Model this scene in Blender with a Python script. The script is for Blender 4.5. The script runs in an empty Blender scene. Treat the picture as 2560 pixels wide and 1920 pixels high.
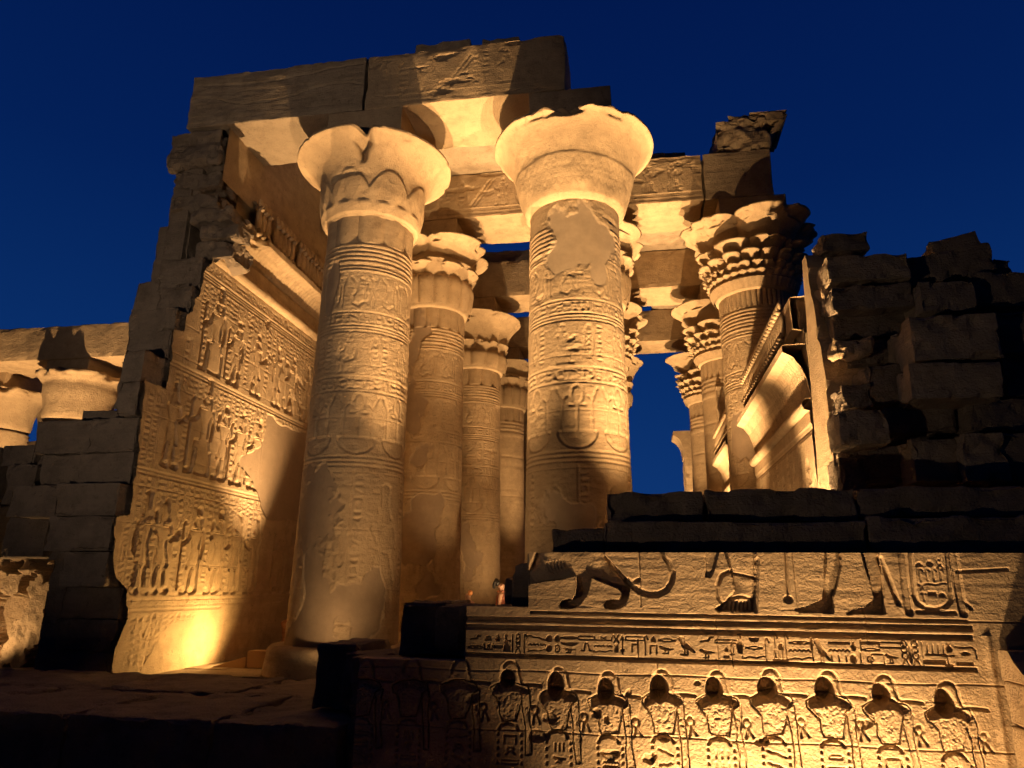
import bpy, math, random
import numpy as np
from mathutils import Vector
R = math.radians
C = bpy.context.scene.collection
sc = bpy.context.scene

# ------------------------------------------------------------------ camera
FPX, PIT, YAW, ROL = 1775.7, R(16.028), R(9.693), R(0.585)
EYE = np.array([0, 0, 1.6])
def basis():
    cp, sp, cy, sy = math.cos(PIT), math.sin(PIT), math.cos(YAW), math.sin(YAW)
    f = np.array([-sy*cp, cy*cp, sp]); r = np.array([cy, sy, 0.]); u = np.cross(r, f)
    cr, sr = math.cos(ROL), math.sin(ROL)
    return cr*r+sr*u, -sr*r+cr*u, f
BA, BB, BC = basis()
def ray(px, py): return (px-1280)/FPX*BA-(py-960)/FPX*BB+BC
def atX(px, py, X): d = ray(px, py); return EYE+d*X/d[0]      # a photo pixel onto the plane x = X
def atY(px, py, Y): d = ray(px, py); return EYE+d*Y/d[1]      # onto the plane y = Y
cam = bpy.data.cameras.new('camera'); co = bpy.data.objects.new('camera', cam); C.objects.link(co)
from mathutils import Matrix
M = Matrix.Identity(4)
for i in range(3):
    M[i][0], M[i][1], M[i][2], M[i][3] = BA[i], BB[i], -BC[i], EYE[i]
co.matrix_world = M
cam.sensor_fit = 'HORIZONTAL'; cam.sensor_width = 36; cam.lens = 36*FPX/2560; cam.clip_end = 2000
sc.camera = co

# ------------------------------------------------------------------ night sky, exposure
sc.view_settings.view_transform = 'Standard'; sc.view_settings.look = 'None'
sc.view_settings.exposure = 0.0; sc.view_settings.gamma = 1.0
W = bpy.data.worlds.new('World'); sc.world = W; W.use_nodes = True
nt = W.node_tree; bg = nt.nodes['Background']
tc = nt.nodes.new('ShaderNodeTexCoord'); sx = nt.nodes.new('ShaderNodeSeparateXYZ'); rp = nt.nodes.new('ShaderNodeValToRGB')
nt.links.new(tc.outputs['Generated'], sx.inputs[0]); nt.links.new(sx.outputs['Z'], rp.inputs[0]); mr = nt.nodes.new('ShaderNodeMapRange'); mr.inputs[1].default_value = -.45; mr.inputs[2].default_value = .35; mr.inputs[3].default_value = .12; mr.inputs[4].default_value = 1.28   # sky behind the viewer dimmed to cut blue light on front faces
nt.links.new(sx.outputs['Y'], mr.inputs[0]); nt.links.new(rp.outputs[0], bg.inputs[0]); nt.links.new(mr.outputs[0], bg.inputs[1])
cr = rp.color_ramp; cr.elements[0].position = 0.0; cr.elements[0].color = (.004, .031, .140, 1)
cr.elements[1].position = .75; cr.elements[1].color = (.0004, .0066, .054, 1)
e = cr.elements.new(.25); e.color = (.0022, .0215, .109, 1)
e = cr.elements.new(.5); e.color = (.0008, .0112, .074, 1)

# ------------------------------------------------------------------ noise
def _h(ix, iy, iz, s):
    n = (ix*374761393+iy*668265263+iz*2147483647+s*974634777).astype(np.uint32)
    n = (n ^ (n >> np.uint32(13)))*np.uint32(1274126177)
    n = n ^ (n >> np.uint32(16))
    return n.astype(np.float64)/4294967295.0
def vnoise(P, s=0):
    P = np.asarray(P, float); I = np.floor(P).astype(np.int64); f = P-I; f = f*f*(3-2*f)
    x, y, z = I[..., 0], I[..., 1], I[..., 2]; o = 0
    for dx in (0, 1):
        wx = f[..., 0] if dx else 1-f[..., 0]
        for dy in (0, 1):
            wy = f[..., 1] if dy else 1-f[..., 1]
            for dz in (0, 1):
                wz = f[..., 2] if dz else 1-f[..., 2]
                o = o+wx*wy*wz*_h(x+dx, y+dy, z+dz, s)
    return o*2-1
def fbm(P, oct=3, s=0):
    P = np.asarray(P, float); a, o, t = 1., 0, 0
    for k in range(oct):
        o = o+a*vnoise(P*2**k+k*17.3, s+k); t += a; a *= .5
    return o/t
def box1(a, r, ax):
    if r < 1: return a
    p = np.pad(a, [(r+1, r) if i == ax else (0, 0) for i in range(a.ndim)], mode='edge').cumsum(ax)
    n = a.shape[ax]
    return (np.take(p, np.arange(n)+2*r+1, ax)-np.take(p, np.arange(n), ax))/(2*r+1)
def blur(a, r, n=2):
    for _ in range(n): a = box1(box1(a, r, 0), r, 1)
    return a

# ------------------------------------------------------------------ carving canvas (height field in metres, drawn from outlines)
class Canvas:
    def __init__(s, x0, x1, z0, z1, res):
        s.x = np.arange(x0, x1+res*.5, res); s.z = np.arange(z0, z1+res*.5, res); s.res = res
        s.h = np.zeros((len(s.z), len(s.x))); s.t = np.zeros_like(s.h)
        s.X, s.Z = np.meshgrid(s.x, s.z)
    def new(s): return np.zeros_like(s.h)
    def win(s, lo, hi, pad):
        a = int(max(0, (lo[0]-pad-s.x[0])/s.res)); b = int(min(len(s.x), (hi[0]+pad-s.x[0])/s.res+2))
        c = int(max(0, (lo[1]-pad-s.z[0])/s.res)); d = int(min(len(s.z), (hi[1]+pad-s.z[0])/s.res+2))
        return None if a >= b or c >= d else (slice(c, d), slice(a, b))
    def poly(s, m, pts):
        P = np.asarray(pts, float); w = s.win(P.min(0), P.max(0), 0)
        if not w: return
        X, Z = s.X[w], s.Z[w]; ins = np.zeros(X.shape, bool); n = len(P)
        for i in range(n):
            (x1, z1), (x2, z2) = P[i], P[(i+1) % n]
            if z1 == z2: continue
            ins ^= ((z1 > Z) != (z2 > Z)) & (X < (x2-x1)*(Z-z1)/(z2-z1)+x1)
        m[w] = np.maximum(m[w], ins)
    def line(s, m, pts, wd, wd2=None):
        P = np.asarray(pts, float); n = len(P)-1
        for i in range(n):
            a, b = P[i], P[i+1]
            wa = wd if wd2 is None else wd+(wd2-wd)*i/n; wb = wd if wd2 is None else wd+(wd2-wd)*(i+1)/n
            w = s.win(np.minimum(a, b), np.maximum(a, b), max(wa, wb))
            if not w: continue
            d = b-a; L = max(d@d, 1e-12)
            t = np.clip(((s.X[w]-a[0])*d[0]+(s.Z[w]-a[1])*d[1])/L, 0, 1)
            D = np.hypot(s.X[w]-a[0]-t*d[0], s.Z[w]-a[1]-t*d[1])
            m[w] = np.maximum(m[w], np.clip(((wa+(wb-wa)*t)/2-D)/s.res+.5, 0, 1))
    def ell(s, m, cx, cz, rx, rz, ring=None):
        w = s.win((cx-rx, cz-rz), (cx+rx, cz+rz), s.res*2+(ring or 0))
        if not w: return
        q = np.hypot((s.X[w]-cx)/rx, (s.Z[w]-cz)/rz); d = (1-q)*min(rx, rz)
        if ring: d = ring/2-np.abs(d)
        m[w] = np.maximum(m[w], np.clip(d/s.res+.5, 0, 1))
    def sink(s, m, depth, rad=0, bulge=.8, soft=1, ex=.5):
        mm = blur(m, soft, 1) if soft else m
        s.h -= depth*mm
        if rad:
            b = np.clip((blur(m, rad)-.45)*2.2, 0, 1)*m
            s.h += depth*bulge*b**ex
    def raise_(s, m, depth, rad=1):
        s.h += depth*np.sqrt(np.clip(blur(m, rad), 0, 1))*(m > .01)

def arc(cx, cz, rx, rz, a0, a1, n=14):
    return [(cx+rx*math.cos(R(a0+(a1-a0)*i/n)), cz+rz*math.sin(R(a0+(a1-a0)*i/n))) for i in range(n+1)]
ZIG = [(i/10, .5+(.12 if i % 2 else -.12)) for i in range(11)]
GL = {  # hieroglyph signs on a unit square: s = stroke, p = filled, e = ellipse, r = ring
 'eye': [('s', arc(.5, .35, .48, .33, 10, 170), .09), ('s', arc(.5, .65, .48, .33, 190, 350), .09), ('e', .5, .5, .13, .15)],
 'mouth': [('s', arc(.5, .30, .5, .36, 20, 160), .10), ('s', arc(.5, .70, .5, .36, 200, 340), .10)],
 'water': [('s', ZIG, .13)], 'water2': [('s', [(x, z+.25) for x, z in ZIG], .10), ('s', [(x, z-.22) for x, z in ZIG], .10)],
 'loaf': [('p', arc(.5, .2, .38, .6, 0, 180))], 'basket': [('p', arc(.5, .8, .5, .6, 180, 360))],
 'disc': [('e', .5, .5, .38, .38)], 'ring': [('r', .5, .5, .36, .36, .14), ('e', .5, .5, .1, .1)],
 'stroke': [('s', [(.5, .05), (.5, .95)], .22)], 'strokes': [('s', [(x, .1), (x, .9)], .13) for x in (.15, .5, .85)],
 'house': [('s', [(.1, .05), (.1, .9), (.9, .9), (.9, .05)], .15)], 'rect': [('s', [(0, .3), (0, .7), (1, .7), (1, .3), (0, .3)], .10)],
 'slab': [('p', [(0, .32), (1, .32), (1, .68), (0, .68)])], 'oval': [('s', arc(.15, .5, .14, .2, 90, 270)+arc(.85, .5, .14, .2, -90, 90)+[(.15, .7)], .10)],
 'snake': [('s', [(0, .3), (.15, .35), (.3, .5), (.45, .45), (.6, .35), (.75, .5), (.9, .62), (1, .55)], .13), ('s', [(0, .3), (0, .6)], .11)],
 'viper': [('s', [(0, .85), (.25, .6), (.55, .55), (.8, .25), (1, .12)], .15), ('s', [(0, .85), (.2, .82)], .1)],
 'reed': [('p', [(.35, .45), (.3, .8), (.55, 1), (.7, .8), (.6, .45)]), ('s', [(.5, 0), (.5, .6)], .12)],
 'hook': [('s', [(.4, 0), (.4, .8)]+arc(.6, .8, .2, .18, 180, 0), .13)],
 'bird': [('p', [(.15, .95), (.3, 1), (.42, .9), (.45, .75), (.7, .5), (1, .15), (.9, .1), (.6, .3), (.45, .28), (.25, .45), (.2, .7), (.05, .85)]), ('s', [(.42, .3), (.4, .03), (.2, .03)], .06), ('s', [(.55, .3), (.56, .03), (.4, .03)], .06)],
 'bird2': [('p', [(0, .7), (.15, .85), (.3, .75), (.7, .6), (1, .5), (.75, .38), (.4, .35), (.15, .5)]), ('s', [(.4, .35), (.38, .03), (.25, .03)], .06), ('s', [(.6, .35), (.58, .03), (.45, .03)], .06)],
 'legs': [('s', [(.15, .05), (.35, .1), (.42, .9), (.6, .9), (.72, .1), (.9, .05)], .12)],
 'ux': [('s', [(0, .9), (.05, .3), (.95, .3), (1, .9)], .12), ('s', [(.35, .85), (.65, .5)], .09), ('s', [(.65, .85), (.35, .5)], .09)],
 'x': [('s', [(.1, .9), (.9, .1)], .17), ('s', [(.9, .9), (.1, .1)], .17)],
 'arrow': [('s', [(.5, .05), (.5, .95)], .14), ('s', [(.25, .75), (.5, .97), (.75, .75)], .12), ('s', [(.25, .25), (.5, .03), (.75, .25)], .12)],
 'ankh': [('r', .5, .76, .18, .22, .1), ('s', [(.5, 0), (.5, .55)], .12), ('s', [(.15, .5), (.85, .5)], .12)],
 'rope': [('r', .5, z, .3, .13, .12) for z in (.88, .65, .42)]+[('s', [(.5, .3), (.1, 0)], .12), ('s', [(.5, .3), (.9, 0)], .12)],
 'vase': [('p', [(.3, .95), (.7, .95), (.6, .75), (.85, .5), (.7, .15), (.3, .15), (.15, .5), (.4, .75)])],
 'plants': [('s', [(x, .1), (x+.02, .9)], .08) for x in (.1, .36, .62, .88)]+[('p', [(0, 0), (1, 0), (1, .16), (0, .16)])],
 'flag': [('s', [(.3, 0), (.3, 1)], .12), ('p', [(.3, 1), (.85, .92), (.85, .72), (.3, .75)])],
 'table': [('p', [(0, .75), (1, .75), (1, .95), (0, .95)]), ('s', [(.5, .1), (.5, .8)], .16), ('s', [(.2, .08), (.8, .08)], .14)],
 'corner': [('s', [(.05, .95), (.5, .88), (.8, .95), (1, .7), (1, .05)], .11), ('e', .5, .4, .2, .17)],
 'man': [('e', .45, .86, .14, .13), ('p', [(.3, .72), (.6, .72), (.7, .4), (.95, .3), (.9, .05), (.15, .05), (.25, .4)]), ('s', [(.6, .65), (.95, .62)], .1)],
 'arm': [('s', [(0, .4), (.65, .5), (.75, .8), (1, .8)], .14)], 'tie': [('r', .5, .7, .22, .2, .13), ('s', [(.5, .5), (.2, .1)], .13), ('s', [(.55, .5), (.85, .1)], .13)],
}
GK = sorted(GL)
def glyph(cv, m, k, cx, cz, w, h):
    f = lambda p: (cx+(p[0]-.5)*w, cz+(p[1]-.5)*h); sm = min(w, h)
    for g in GL[k]:
        if g[0] == 's': cv.line(m, [f(p) for p in g[1]], max(g[2]*sm*1.15, cv.res*1.2))
        elif g[0] == 'p': cv.poly(m, [f(p) for p in g[1]])
        elif g[0] == 'e': cv.ell(m, *f((g[1], g[2])), g[3]*w, g[4]*h)
        else: cv.ell(m, *f((g[1], g[2])), g[3]*w, g[4]*h, g[5]*sm)
WIDE = ['eye', 'mouth', 'water', 'snake', 'rect', 'slab', 'oval', 'basket', 'viper', 'arm', 'water2']
TALL = ['reed', 'hook', 'bird', 'stroke', 'ankh', 'rope', 'flag', 'arrow', 'man', 'vase']
SMALL = ['loaf', 'disc', 'ring', 'strokes', 'house', 'x', 'tie', 'table']
def glyph_run(cv, m, x0, x1, z0, z1, rnd):          # a horizontal line of signs
    H = z1-z0; x = x0
    while x < x1-.3*H:
        c = rnd.random()
        if c < .35: glyph(cv, m, rnd.choice(TALL), x+.25*H, (z0+z1)/2, .42*H, .9*H); x += .56*H
        else:
            w = rnd.uniform(.55, .8)*H; n = rnd.choice([2, 2, 3])
            for i in range(n): glyph(cv, m, rnd.choice(WIDE if rnd.random() < .65 else SMALL), x+w/2, z0+H*(i+.5)/n, w*.9, .86*H/n)
            x += w+.1*H
def glyph_col(cv, m, x0, x1, z0, z1, rnd):          # a vertical column of signs between two lines
    Wd = x1-x0; z = z1-.1*Wd
    while z > z0+.4*Wd:
        h = rnd.uniform(.4, .8)*Wd; glyph(cv, m, rnd.choice(WIDE if rnd.random() < .5 else GK), (x0+x1)/2, z-h/2, Wd*.72, h*.9); z -= h+.1*Wd
def egyptian(cv, m, cx, z0, H, face=1, pose='offer', crown='disc', seated=False):   # outline of a carved standing or seated figure
    f = face; p = lambda x, z: (cx+f*x*H, z0+z*H)
    top = .80
    if seated:
        cv.poly(m, [p(-.16, 0), p(.10, 0), p(.10, .27), p(-.16, .27)])
        cv.poly(m, [p(-.13, .27), p(.16, .27), p(.17, .37), p(-.10, .40)])
        cv.line(m, [p(.15, .32), p(.17, .03), p(.26, .02)], .055*H); zt = .36
    else:
        cv.line(m, [p(-.05, .44), p(-.07, .2), p(-.085, .03), p(.0, .02)], .07*H)
        cv.line(m, [p(.03, .44), p(.07, .2), p(.09, .03), p(.18, .02)], .07*H)
        cv.poly(m, [p(-.09, .5), p(.07, .5), p(.15, .28), p(-.10, .28)]); zt = .48
    cv.poly(m, [p(-.065, zt), p(.065, zt), p(.075, .56), p(.135, top-.09), p(.12, top-.06), p(-.12, top-.06), p(-.135, top-.09), p(-.07, .58)])
    cv.ell(m, *p(.012, .83), .055*H, .065*H); cv.poly(m, [p(-.075, .88), p(.02, .9), p(-.01, .74), p(-.085, .74)])
    cv.line(m, [p(.05, .825), p(.075, .81)], .03*H)
    if pose == 'offer':
        cv.line(m, [p(.11, .73), p(.15, .58), p(.27, .66)], .042*H); cv.line(m, [p(-.11, .73), p(.02, .58), p(.27, .62)], .042*H); cv.ell(m, *p(.29, .68), .03*H, .035*H)
    elif pose == 'staff':
        cv.line(m, [p(.11, .73), p(.17, .6), p(.27, .56)], .042*H); cv.line(m, [p(.28, .05 if not seated else .0), p(.28, .78), p(.25, .82)], .022*H); cv.line(m, [p(-.12, .73), p(-.15, .56), p(-.13, .42)], .042*H)
    else:
        cv.line(m, [p(.11, .73), p(.18, .66), p(.16, .86)], .042*H); cv.line(m, [p(-.12, .73), p(-.15, .56), p(-.13, .42)], .042*H)
    if crown == 'disc': cv.ell(m, *p(.0, .96), .055*H, .055*H)
    elif crown == 'tall': cv.poly(m, [p(-.06, .88), p(.05, .88), p(.035, 1.0), p(.0, 1.05), p(-.05, 1.0)])
    elif crown == 'plumes': cv.poly(m, [p(-.04, .9), p(.04, .9), p(.05, 1.08), p(.0, 1.1), p(-.05, 1.08)])

# ------------------------------------------------------------------ mesh and object helpers
def quads(n, m, wrap=False):
    i = np.arange(n*m).reshape(n, m)
    if wrap: i = np.concatenate([i, i[:, :1]], 1)
    return np.stack([i[:-1, :-1], i[:-1, 1:], i[1:, 1:], i[1:, :-1]], -1).reshape(-1, 4)
def join(parts):
    V, F, o = [], [], 0
    for v, f in parts:
        V.append(np.asarray(v, float).reshape(-1, 3)); F.append(np.asarray(f)+o); o += len(V[-1])
    return np.concatenate(V), np.concatenate(F)
ORG = {}
def mesh(name, V, F, mat, parent=None, smooth=False, attr=None):
    V = np.asarray(V, float).reshape(-1, 3); F = np.asarray(F)
    if parent is not None: V = V-ORG[parent.name]
    me = bpy.data.meshes.new(name)
    me.vertices.add(len(V)); me.vertices.foreach_set('co', V.astype(np.float32).ravel())
    k = F.shape[1]
    me.loops.add(F.size); me.loops.foreach_set('vertex_index', F.astype(np.int32).ravel())
    me.polygons.add(len(F)); me.polygons.foreach_set('loop_start', np.arange(0, F.size, k, dtype=np.int32))
    me.update(calc_edges=True)
    me.polygons.foreach_set('use_smooth', np.full(len(F), smooth))
    if attr is not None:
        a = me.attributes.new('plaster', 'FLOAT', 'POINT'); a.data.foreach_set('value', np.asarray(attr, np.float32).ravel())
    me.materials.append(mat); me.validate()
    o = bpy.data.objects.new(name, me); C.objects.link(o)
    if parent is not None: o.parent = parent; ORG[o.name] = ORG[parent.name]
    else: ORG[o.name] = np.zeros(3)
    return o
def tag(o, label, cat, group=None, kind='thing'):
    o['label'] = label; o['category'] = cat; o['kind'] = kind
    if group: o['group'] = group
    return o
def thing(name, label, cat, loc, group=None):
    o = bpy.data.objects.new(name, None); C.objects.link(o); o.location = loc; o.empty_display_size = .2
    ORG[o.name] = np.array(loc, float)
    return tag(o, label, cat, group)
def copy_tree(src, loc, label=None, group=None):
    r = src.copy(); C.objects.link(r); r.location = loc; ORG[r.name] = np.array(loc, float)
    if label: r['label'] = label
    if group: r['group'] = group
    for ch in src.children:
        c = ch.copy(); C.objects.link(c); c.parent = r
        for g in ch.children:
            d = g.copy(); C.objects.link(d); d.parent = c
    return r
def rbox(lo, hi, seg=.12, r=.03, amp=.012, freq=1.6, chip=.05, s=0, face=None, fseg=None, disp=None, ang=0., yaw=0.):
    """a worn stone block: rounded, chipped and uneven; face 2 (facing -y) may carry its own finer displacement"""
    lo, hi = np.array(lo, float), np.array(hi, float); r = min(r, .45*(hi-lo).min()); out = []
    cen = (lo+hi)/2
    for ax in range(3):
        u, v = [(1, 2), (0, 2), (0, 1)][ax]
        for sd in (0, 1):
            sg = fseg if (fseg and ax == 1 and sd == 0) else seg
            nu = max(2, int(np.ceil((hi[u]-lo[u])/sg))+1); nv = max(2, int(np.ceil((hi[v]-lo[v])/sg))+1)
            a = np.linspace(lo[u], hi[u], nu); b = np.linspace(lo[v], hi[v], nv)
            # a ring of vertices near each edge keeps the rounding
            a = np.unique(np.concatenate([a, [lo[u]+r, hi[u]-r, lo[u]+r*.3, hi[u]-r*.3]])); b = np.unique(np.concatenate([b, [lo[v]+r, hi[v]-r, lo[v]+r*.3, hi[v]-r*.3]]))
            A, B = np.meshgrid(a, b); P = np.zeros(A.shape+(3,)); P[..., u] = A; P[..., v] = B; P[..., ax] = hi[ax] if sd else lo[ax]
            q = np.clip(P, lo+r, hi-r); d = P-q; L = np.linalg.norm(d, axis=-1, keepdims=True); nrm = d/np.maximum(L, 1e-9)
            edge = np.sort(np.minimum(P-lo, hi-P), -1)[..., 1]
            n1 = fbm(P*freq+s*7.1, 3, s); n2 = fbm(P*freq*2.3+s*3.3, 2, s+9)
            off = n1*amp-chip*np.clip(n2+.15, 0, 1)*np.exp(-edge/(chip*2+1e-6))
            Q = q+nrm*(r+off[..., None])
            if disp is not None and ax == 1 and sd == 0:
                fade = np.clip(edge/.03, 0, 1); Q[..., 1] -= disp(P[..., 0], P[..., 2])*fade
            if ang:
                ca, sa = math.cos(ang), math.sin(ang); D = Q-cen
                Q = np.stack([cen[0]+D[..., 0]*ca-D[..., 2]*sa, Q[..., 1], cen[2]+D[..., 0]*sa+D[..., 2]*ca], -1)
            if yaw:
                ca, sa = math.cos(yaw), math.sin(yaw); D = Q-cen; Q = np.stack([cen[0]+D[..., 0]*ca-D[..., 1]*sa, cen[1]+D[..., 0]*sa+D[..., 1]*ca, Q[..., 2]], -1)
            F = quads(*A.shape)
            if (ax == 1) == (sd == 0): pass
            else: F = F[:, ::-1]
            if ax == 1: F = F
            out.append((Q, F))
    return join(out)
def block(name, lo, hi, mat, parent=None, **k): return mesh(name, *rbox(lo, hi, **k), mat, parent)
def tube(pts, rad, n=10, cap=True):
    P = np.asarray(pts, float); rad = np.broadcast_to(np.asarray(rad, float), (len(P),)); rows = []
    for i in range(len(P)):
        t = P[min(i+1, len(P)-1)]-P[max(i-1, 0)]; t = t/np.linalg.norm(t)
        a = np.cross(t, [0, 0, 1.] if abs(t[2]) < .9 else [1., 0, 0]); a /= np.linalg.norm(a); b = np.cross(t, a)
        th = np.linspace(0, 2*math.pi, n, endpoint=False)
        rows.append(P[i]+rad[i]*(np.cos(th)[:, None]*a+np.sin(th)[:, None]*b))
    if cap: rows = [P[0]+(rows[0]-P[0])*.01]+rows+[P[-1]+(rows[-1]-P[-1])*.01]
    return np.array(rows), quads(len(rows), n, True)
def ellipsoid(c, rx, ry, rz, n=14, m=9):
    t = np.linspace(-math.pi/2+.02, math.pi/2-.02, m); th = np.linspace(0, 2*math.pi, n, endpoint=False)
    T, H = np.meshgrid(t, th, indexing='ij')
    return np.stack([c[0]+rx*np.cos(T)*np.cos(H), c[1]+ry*np.cos(T)*np.sin(H), c[2]+rz*np.sin(T)], -1), quads(m, n, True)
def sweep(prof, ys, fn=None):      # a moulding: profile of (x, z) carried along y
    P = np.asarray(prof, float); V = np.zeros((len(ys), len(P), 3)); V[..., 0] = P[:, 0]; V[..., 2] = P[:, 1]; V[..., 1] = np.asarray(ys)[:, None]
    if fn is not None: V = fn(V)
    return V, quads(len(ys), len(P))
def dense(prof, step=.03):
    o = []
    for a, b in zip(prof[:-1], prof[1:]):
        n = max(1, int(math.hypot(b[0]-a[0], b[1]-a[1])/step))
        o += [(a[0]+(b[0]-a[0])*i/n, a[1]+(b[1]-a[1])*i/n) for i in range(n)]
    return o+[prof[-1]]

# ------------------------------------------------------------------ materials
def stone(name, col, dark, plaster=(.27, .20, .135), rough=.9, bump=.5, scale=1., lay=.0):
    m = bpy.data.materials.new(name); m.use_nodes = True; n = m.node_tree.nodes; l = m.node_tree.links; b = n['Principled BSDF']
    b.inputs['Roughness'].default_value = rough; b.inputs['Specular IOR Level'].default_value = .2
    g = n.new('ShaderNodeNewGeometry')
    def noi(sc_, det, ro=.6, vec=None):
        t = n.new('ShaderNodeTexNoise'); t.inputs['Scale'].default_value = sc_*scale; t.inputs['Detail'].default_value = det; t.inputs['Roughness'].default_value = ro
        l.new(vec or g.outputs['Position'], t.inputs['Vector']); return t
    def mix(a, c, f):
        x = n.new('ShaderNodeMix'); x.data_type = 'RGBA'
        for s_, v in ((6, a), (7, c)):
            if isinstance(v, tuple): x.inputs[s_].default_value = (*v, 1)
            else: l.new(v, x.inputs[s_])
        l.new(f, x.inputs[0]); return x.outputs[2]
    def ramp(src, a, c):
        r_ = n.new('ShaderNodeMapRange'); r_.inputs[1].default_value = a; r_.inputs[2].default_value = c; l.new(src, r_.inputs[0]); return r_.outputs[0]
    big = noi(.55, 5); mid = noi(3.2, 6, .65); fine = noi(38, 4, .7); spot = noi(9, 5, .7)
    light = tuple(min(1, c*1.16) for c in col)
    c1 = mix(tuple(c*.84 for c in col), light, ramp(big.outputs[0], .35, .65)); c2 = mix(c1, dark, ramp(mid.outputs[0], .44, .70))
    c3 = mix(c2, tuple(c*.72 for c in dark), ramp(spot.outputs[0], .58, .72))
    mp = n.new('ShaderNodeMapping'); mp.inputs['Scale'].default_value = (.35, .35, 7); l.new(g.outputs['Position'], mp.inputs[0])
    ly = noi(1.3, 4, .6, mp.outputs[0])
    c4 = mix(c3, tuple(c*.82 for c in col), ramp(ly.outputs[0], .45, .75))
    c5 = mix(c4, tuple(min(1, c*1.1) for c in col), ramp(fine.outputs[0], .5, .85))
    at = n.new('ShaderNodeAttribute'); at.attribute_name = 'plaster'
    pn = mix(plaster, tuple(c*1.25 for c in plaster), ramp(mid.outputs[0], .4, .7))
    l.new(mix(c5, pn, at.outputs['Fac']), b.inputs['Base Color'])
    bp = n.new('ShaderNodeBump'); bp.inputs['Strength'].default_value = bump; bp.inputs['Distance'].default_value = .03
    ad = n.new('ShaderNodeMath'); ad.operation = 'ADD'; l.new(fine.outputs[0], ad.inputs[0]); l.new(spot.outputs[0], ad.inputs[1])
    ml = n.new('ShaderNodeMath'); ml.operation = 'MULTIPLY_ADD'; ml.inputs[1].default_value = lay*3; l.new(ly.outputs[0], ml.inputs[0]); l.new(ad.outputs[0], ml.inputs[2])
    iv = n.new('ShaderNodeMath'); iv.operation = 'MULTIPLY_ADD'; iv.inputs[1].default_value = -.8; iv.inputs[2].default_value = 1; l.new(at.outputs['Fac'], iv.inputs[0])
    mu = n.new('ShaderNodeMath'); mu.operation = 'MULTIPLY'; l.new(ml.outputs[0], mu.inputs[0]); l.new(iv.outputs[0], mu.inputs[1])
    l.new(mu.outputs[0], bp.inputs['Height']); l.new(bp.outputs[0], b.inputs['Normal'])
    return m
def plain(name, col, rough=.6, metal=0., emit=None, es=0.):
    m = bpy.data.materials.new(name); m.use_nodes = True; n = m.node_tree.nodes; l = m.node_tree.links; b = n['Principled BSDF']
    b.inputs['Roughness'].default_value = rough; b.inputs['Metallic'].default_value = metal
    t = n.new('ShaderNodeTexNoise'); t.inputs['Scale'].default_value = 14; x = n.new('ShaderNodeMix'); x.data_type = 'RGBA'
    x.inputs[6].default_value = (*[c*.8 for c in col], 1); x.inputs[7].default_value = (*[min(1, c*1.15) for c in col], 1)
    l.new(t.outputs[0], x.inputs[0]); l.new(x.outputs[2], b.inputs['Base Color'])
    if emit: b.inputs['Emission Color'].default_value = (*emit, 1); b.inputs['Emission Strength'].default_value = es
    return m
MS = stone('sandstone', (.43, .32, .20), (.28, .20, .125), bump=.8, lay=.15)
MSC = stone('carved_sandstone', (.43, .32, .20), (.29, .21, .13), bump=.6)
MSB = stone('weathered_sandstone', (.36, .285, .20), (.21, .16, .11), bump=.9, lay=.35)
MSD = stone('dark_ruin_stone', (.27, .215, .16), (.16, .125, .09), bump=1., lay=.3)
MP = stone('paving_stone', (.33, .265, .19), (.22, .17, .12), bump=.6)
MG = stone('desert_sand', (.30, .23, .16), (.22, .17, .115), bump=.5, scale=.6)
MWOOD = plain('timber', (.34, .20, .09), .7)
MIRON = plain('lamp_housing_paint', (.05, .05, .05), .5, .3)

# ------------------------------------------------------------------ floodlights (the lamps that light the temple, then added fill lamps)
WARM = (1.0, .605, .27)
LENS = plain('lamp_glass', (.9, .8, .6), .2, 0, (1, .68, .32), 6.)
def floodlight(label, loc, target, watts, angle=110, blend=.35, col=WARM, size=.07, group='floodlights on the ground'):
    t = thing('floodlight', label, 'floodlight', loc, group)
    L = Vector(loc); d = (Vector(target)-L).normalized(); rot = d.to_track_quat('-Z', 'Y').to_matrix()
    def put(V): return [tuple(rot @ Vector(v)+L+Vector((0, 0, .16))) for v in np.asarray(V).reshape(-1, 3)]
    V, F = rbox((-.13, -.10, -.02), (.13, .10, .10), seg=.2, r=.015, amp=0, chip=0); mesh('housing', put(V), F, MIRON, t)
    V, F = rbox((-.11, -.08, -.026), (.11, .08, -.021), seg=.2, r=.002, amp=0, chip=0); mesh('lens', put(V), F, LENS, t)
    V, F = tube([(loc[0]-.15, loc[1], loc[2]+.16), (loc[0]-.15, loc[1], loc[2]+.02), (loc[0]+.15, loc[1], loc[2]+.02), (loc[0]+.15, loc[1], loc[2]+.16)], .012, 6); mesh('bracket', V, F, MIRON, t)
    li = bpy.data.lights.new('flood', 'SPOT'); li.energy = watts; li.color = col; li.spot_size = R(angle); li.spot_blend = blend; li.shadow_soft_size = size
    o = bpy.data.objects.new('flood', li); C.objects.link(o); o.parent = t
    o.rotation_euler = d.to_track_quat('-Z', 'Y').to_euler(); o.location = Vector((0, 0, .16))+d*.05
    return t
FL = .14   # temple floor level
GR = -1.6  # ground in front of the outer wall
floodlight('floodlight on the broken wall top aimed at both front capitals', (-3.0, 10.15, .34), (-3.0, 12.3, 10), 9000, 52, 1.)
floodlight('small wide floodlight beside the one aimed at both front capitals', (-3.4, 10.2, .34), (-3.2, 12.3, 6.5), 330, 112, 1.)
floodlight('floodlight on the broken wall top aimed at the largest capital', (1.1, 10.2, .34), (.2, 12.4, 10), 9500, 52, 1.)
floodlight('small floodlight left of the stepped blocks aimed at the left front column', (-4.5, 10.62, FL), (-5.8, 12.3, 5.5), 100, 140, 1.)
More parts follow.
